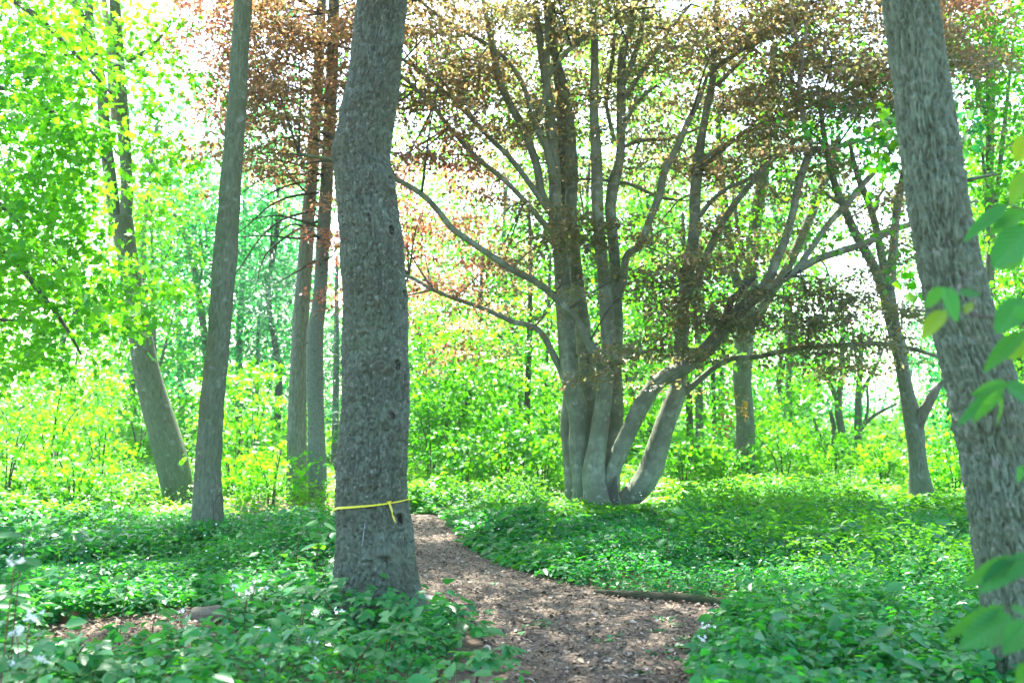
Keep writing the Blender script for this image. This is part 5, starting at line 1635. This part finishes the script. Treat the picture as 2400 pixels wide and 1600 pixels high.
# broad leaves close to the lens at the right: a sapling standing just outside the frame
sap = thing('broadleaf_sapling', 'sapling with big soft green leaves at the right edge, close by', 'sapling', (1.78, 2.75, 0))
st = [(1.78, 2.75, -.05), (1.74, 2.74, .7), (1.66, 2.72, 1.5), (1.58, 2.70, 2.3), (1.5, 2.7, 3.0)]
tube('stem', st, [.022, .02, .016, .012, .005], M['twig'], sap, 10, .08)
BIG = [  # base px, tip px, width px, depth, leaf tint
    (2210, 674, 2163, 722, 34, 2.55, 1), (2212, 676, 2254, 755, 50, 2.5, 0), (2249, 688, 2303, 686, 28, 2.6, 0), (2215, 728, 2154, 793, 50, 2.5, 3), (2262, 735, 2278, 702, 22, 2.6, 3),
    (2398, 702, 2334, 778, 66, 2.6, 0), (2402, 725, 2376, 742, 36, 2.5, 0), (2396, 778, 2305, 866, 40, 2.6, 1), (2402, 790, 2362, 842, 52, 2.65, 2), (2400, 598, 2332, 626, 52, 2.8, 1),
    (2362, 897, 2280, 921, 30, 2.5, 1), (2347, 909, 2241, 992, 32, 2.5, 0), (2350, 912, 2278, 990, 24, 2.45, 1), (2342, 922, 2346, 1004, 22, 2.5, 1), (2357, 903, 2450, 945, 56, 2.5, 0),
    (2358, 480, 2252, 563, 36, 2.7, 0), (2405, 492, 2312, 548, 40, 2.75, 1), (2408, 535, 2328, 624, 78, 2.7, 0), (2410, 400, 2364, 478, 48, 2.8, 2), (2402, 316, 2384, 382, 40, 2.9, 3), (2380, 500, 2330, 530, 36, 2.8, 1),
    (2384, 1310, 2258, 1368, 44, 2.4, 1), (2384, 1312, 2296, 1384, 52, 2.4, 0), (2415, 1300, 2360, 1308, 18, 2.4, 0), (2412, 1316, 2362, 1357, 32, 2.35, 0),
    (2352, 1421, 2205, 1492, 34, 2.35, 1), (2368, 1443, 2254, 1514, 72, 2.35, 0), (2368, 1425, 2430, 1440, 26, 2.35, 0), (2404, 1456, 2356, 1532, 62, 2.3, 0), (2335, 1494, 2305, 1503, 26, 2.4, 3), (2430, 1560, 2380, 1604, 50, 2.3, 1),
    (2400, 1095, 2378, 1130, 30, 2.6, 0)]
for k, (x0, y0, x1, y1, wd, Y_, tint) in enumerate(BIG):
    a, e = P(x0, y0, Y_), P(x1, y1, Y_ - .05 + .1 * rng.random())
    d = e - a
    ln = np.linalg.norm(d)
    put('leaf', SINGLE[tint], sap, a, d, np.array([rng.normal(0, .25), -.75, .55]) + rng.normal(0, .12, 3), ln, R_(wd, Y_) / (ln * .72) * 1.05)
TW = [[(2520, 790), (2420, 770), (2330, 746), (2265, 731), (2213, 690)], [(2520, 560), (2430, 500), (2360, 480)], [(2540, 960), (2440, 930), (2350, 908)], [(2560, 1370), (2460, 1320), (2384, 1311)], [(2560, 1480), (2440, 1440), (2355, 1424)],
      [(2520, 700), (2400, 705)], [(2540, 840), (2400, 785)], [(2520, 430), (2405, 400)], [(2540, 1500), (2404, 1458)], [(2560, 1560), (2430, 1560)], [(2530, 360), (2402, 318)], [(2530, 1110), (2400, 1096)]]
for q in TW:
    tube('twig', [P(x, y, 2.5 + .06 * (len(q) - k)) for k, (x, y) in enumerate(q)], np.linspace(.006, .002, len(q)), M['twig'], sap, 5, .04)

# seedlings with single broad leaves left of the big trunk and at the left edge
SD = [('dark seedling with red stem standing over the bare litter', 275, 1560, .52, 9, .10), ('seedling with bright hanging leaves left of the big trunk', 735, 1400, .62, 9, .12), ('seedling with one pale folded leaf near the slim trunk', 650, 1390, .40, 5, .13),
      ('blurred broad leaved seedling at the left edge', 20, 1640, .85, 7, .16), ('broad leaved seedling behind the big trunk at the path', 690, 1360, .5, 8, .10), ('young shoot at the foot of the big trunk with a drooping leaf', 852, 1478, .40, 5, .10),
      ('seedling with large leaves amid herbs on the right', 1560, 1350, .62, 9, .13), ('seedling low at the left near the orange log', 120, 1470, .4, 7, .11), ('leafy seedling right of the dark one', 350, 1545, .36, 6, .12)]
for lab, px, py, h, nl, L_ in SD:
    g = G(px, py)
    z0 = float(gz(g[:1], g[1:])[0])
    root = thing('seedling', lab, 'seedling', (g[0], g[1], z0), 'seedlings among the herbs')
    pts = catmull([(g[0], g[1], z0 - .02), (g[0] + .02, g[1], z0 + h * .5), (g[0] + .05, g[1] + .02, z0 + h)], 8)
    tube('stem', pts, np.linspace(.006, .002, 8), M['stem_red'], root, 5, .06)
    for k in range(nl):
        t = rng.integers(3, 8)
        a = rng.random() * 6.283
        d = np.array([math.cos(a), math.sin(a), rng.uniform(-.5, .1)])
        put('leaf', SINGLE[rng.choice([0, 0, 1, 1, 2])], root, pts[t] + d * .02, d, np.array([0, -.25, 1.]) + rng.normal(0, .3, 3), L_ * rng.uniform(.7, 1.15))

# weeds on the path
WD = [(1265, 1468, 6), (1235, 1475, 5), (1290, 1462, 5), (1415, 1505, 5), (1440, 1490, 4), (1535, 1480, 6), (1590, 1470, 7), (1560, 1455, 5), (1575, 1520, 7), (1610, 1500, 8), (1595, 1550, 7), (1545, 1535, 5), (1620, 1560, 8), (1120, 1475, 6), (1145, 1490, 7), (1100, 1455, 5),
      (1208, 1488, 4), (1325, 1318, 4), (1155, 1372, 4), (1625, 1530, 9), (1010, 1462, 5), (1510, 1580, 4), (1180, 1575, 7), (1150, 1610, 8)]
WL = ['middle one of three small weeds in mid path', 'left one of three small weeds in mid path', 'right one of three small weeds in mid path', 'lone flat weed in the open mulch left of path centre front', 'tiny weed just behind the lone flat weed',
      'weed on the path under the mossy edge log', 'feathery weed where path meets front right herbs', 'weed closest to the mossy edge log', 'two leaved weed left of the front right herbs', 'leafy weed touching the front right herbs', 'weed low beside the front right herbs',
      'small weed on open mulch left of the herb edge', 'weed at the herb edge nearest the bottom', 'weed right of the mossy branch piece', 'larger weed between pale log and mossy branch', 'small weed above the pale log', 'tiny weed left of the mid path trio',
      'tiny far weed near the dark stick on the path', 'tiny far weed on the path right of the trunk', 'biggest weed of the front right herb edge', 'weed against the big trunk foot on the path side', 'tiny weed in the mulch at the bottom of the path', 'weed beside the bottom left path edge', 'weed at the bottom corner of the path left']
for i, (px, py, nl) in enumerate(WD):
    g = G(px, py)
    root = thing('path_weed', WL[i], 'weed', (g[0], g[1], .006), 'weeds on the path')
    for k in range(nl * 2):
        a = rng.random() * 6.283
        d = np.array([math.cos(a), math.sin(a), rng.uniform(.1, .7)])
        put('leaf', HERBL[rng.integers(3)], root, np.array([g[0], g[1], .005]) + np.array([math.cos(a), math.sin(a), .2]) * rng.uniform(.0, .06), d, np.array([0, 0, 1.]) + rng.normal(0, .3, 3), rng.uniform(.025, .055))

# ---------------------------------------------------------------- fallen wood
def log(name, label, pts, rad, mat, seed=0, cat='log', lift=0):
    P_ = [np.array([*G(x, y), 0.0]) for x, y in pts]
    P_ = [p + np.array([0, 0, float(gz(p[:1], p[1:2])[0]) + r * .75 + lift]) for p, r in zip(P_, rad)]
    root = thing(name, label, cat, tuple(P_[0] * [1, 1, 0]))
    tube('trunk_piece' if cat == 'log' else 'wood', P_, rad, M[mat], root, 12, .04, .12, seed)
    return root


log('short_log', 'short orange brown rotten log lying in herbs at the far left', [(70, 1462), (120, 1462), (178, 1466)], [.055, .06, .05], 'rotlog', 3)
l2 = log('long_log', 'long grey brown log lying left of the big trunk', [(455, 1462), (540, 1466), (620, 1462), (720, 1460), (800, 1466)], [.06, .075, .07, .07, .06], 'log', 4)
log('edge_log', 'mossy log along the right edge of the path', [(1395, 1392), (1470, 1400), (1550, 1408), (1640, 1415), (1730, 1424)], [.025, .034, .042, .042, .036], 'moss', 5)
log('bare_branch', 'smooth grey branch piece behind the big trunk foot', [(985, 1405), (1020, 1416), (1045, 1425), (1062, 1424)], [.035, .032, .03, .02], 'birch', 6, 'branch')
log('mossy_branch', 'mossy branch piece lying right of the big trunk foot', [(985, 1440), (1030, 1447), (1085, 1444)], [.04, .042, .03], 'moss', 7, 'branch')
log('pale_log', 'pale short log pointing at the viewer beside the path', [(1142, 1528), (1128, 1552), (1118, 1580)], [.028, .03, .03], 'birch', 8)
log('thin_stick', 'thin dark stick lying on the path near its right edge', [(1265, 1392), (1310, 1394), (1365, 1396)], [.010, .010, .007], 'bark_dark', 9, 'stick')
log('thin_stick', 'thin dark stick in the bare litter at the left', [(380, 1500), (450, 1494), (520, 1487)], [.012, .011, .008], 'bark_dark', 10, 'stick')
for q in ([(990, 1490), (1040, 1500), (1080, 1510)],):
    log('surface_root', 'grey root lying in front of the big trunk foot', q, [.03, .022, .012], 'log', 11, 'root')
# white blossom flecks among the far herbs: countless
n = 900
Yp = rng.uniform(7.5, 18, n)
Xp = rng.uniform(-1, 1, n) * (Yp * .54)
k = notpath(Xp, Yp)
Xp, Yp = Xp[k], Yp[k]
pos = np.c_[Xp, Yp, gz(Xp, Yp) + .27 + rng.normal(0, .05, len(Xp))]
a = rng.random(len(Xp)) * 6.283
o = leaves('tiny_blossoms', pos, np.c_[np.cos(a), np.sin(a), a * 0], np.array([0, -.3, 1.]) + rng.normal(0, .4, (len(a), 3)), .022, .02, 'oval', M['petal'], kind='stuff')
o['label'] = 'tiny white blossoms speckled over the herbs'

# ---------------------------------------------------------------- haze volume added for the pale overexposed glare far back
hm, hnt = new_mat('glare_haze')
pv = node(hnt, 'ShaderNodeVolumePrincipled', i_Density=.0006, i_Anisotropy=.3)
pv.inputs['Color'].default_value = (.86, .97, 1.0, 1)
ho = node(hnt, 'ShaderNodeOutputMaterial')
hnt.links.new(pv.outputs[0], ho.inputs['Volume'])
bm = bmesh.new()
bmesh.ops.create_cube(bm, size=1)
bmesh.ops.scale(bm, vec=(1400, 1400, 20.5), verts=bm.verts)
bmesh.ops.translate(bm, vec=(0, 0, 20.5 / 2 - 1.2), verts=bm.verts)
hme = bpy.data.meshes.new('haze')
bm.to_mesh(hme)
bm.free()
hme.materials.append(hm)
hz = bpy.data.objects.new('haze', hme)
COL.objects.link(hz)
tag(hz, 'thin added haze for the overexposed glare in the distance', kind='stuff')
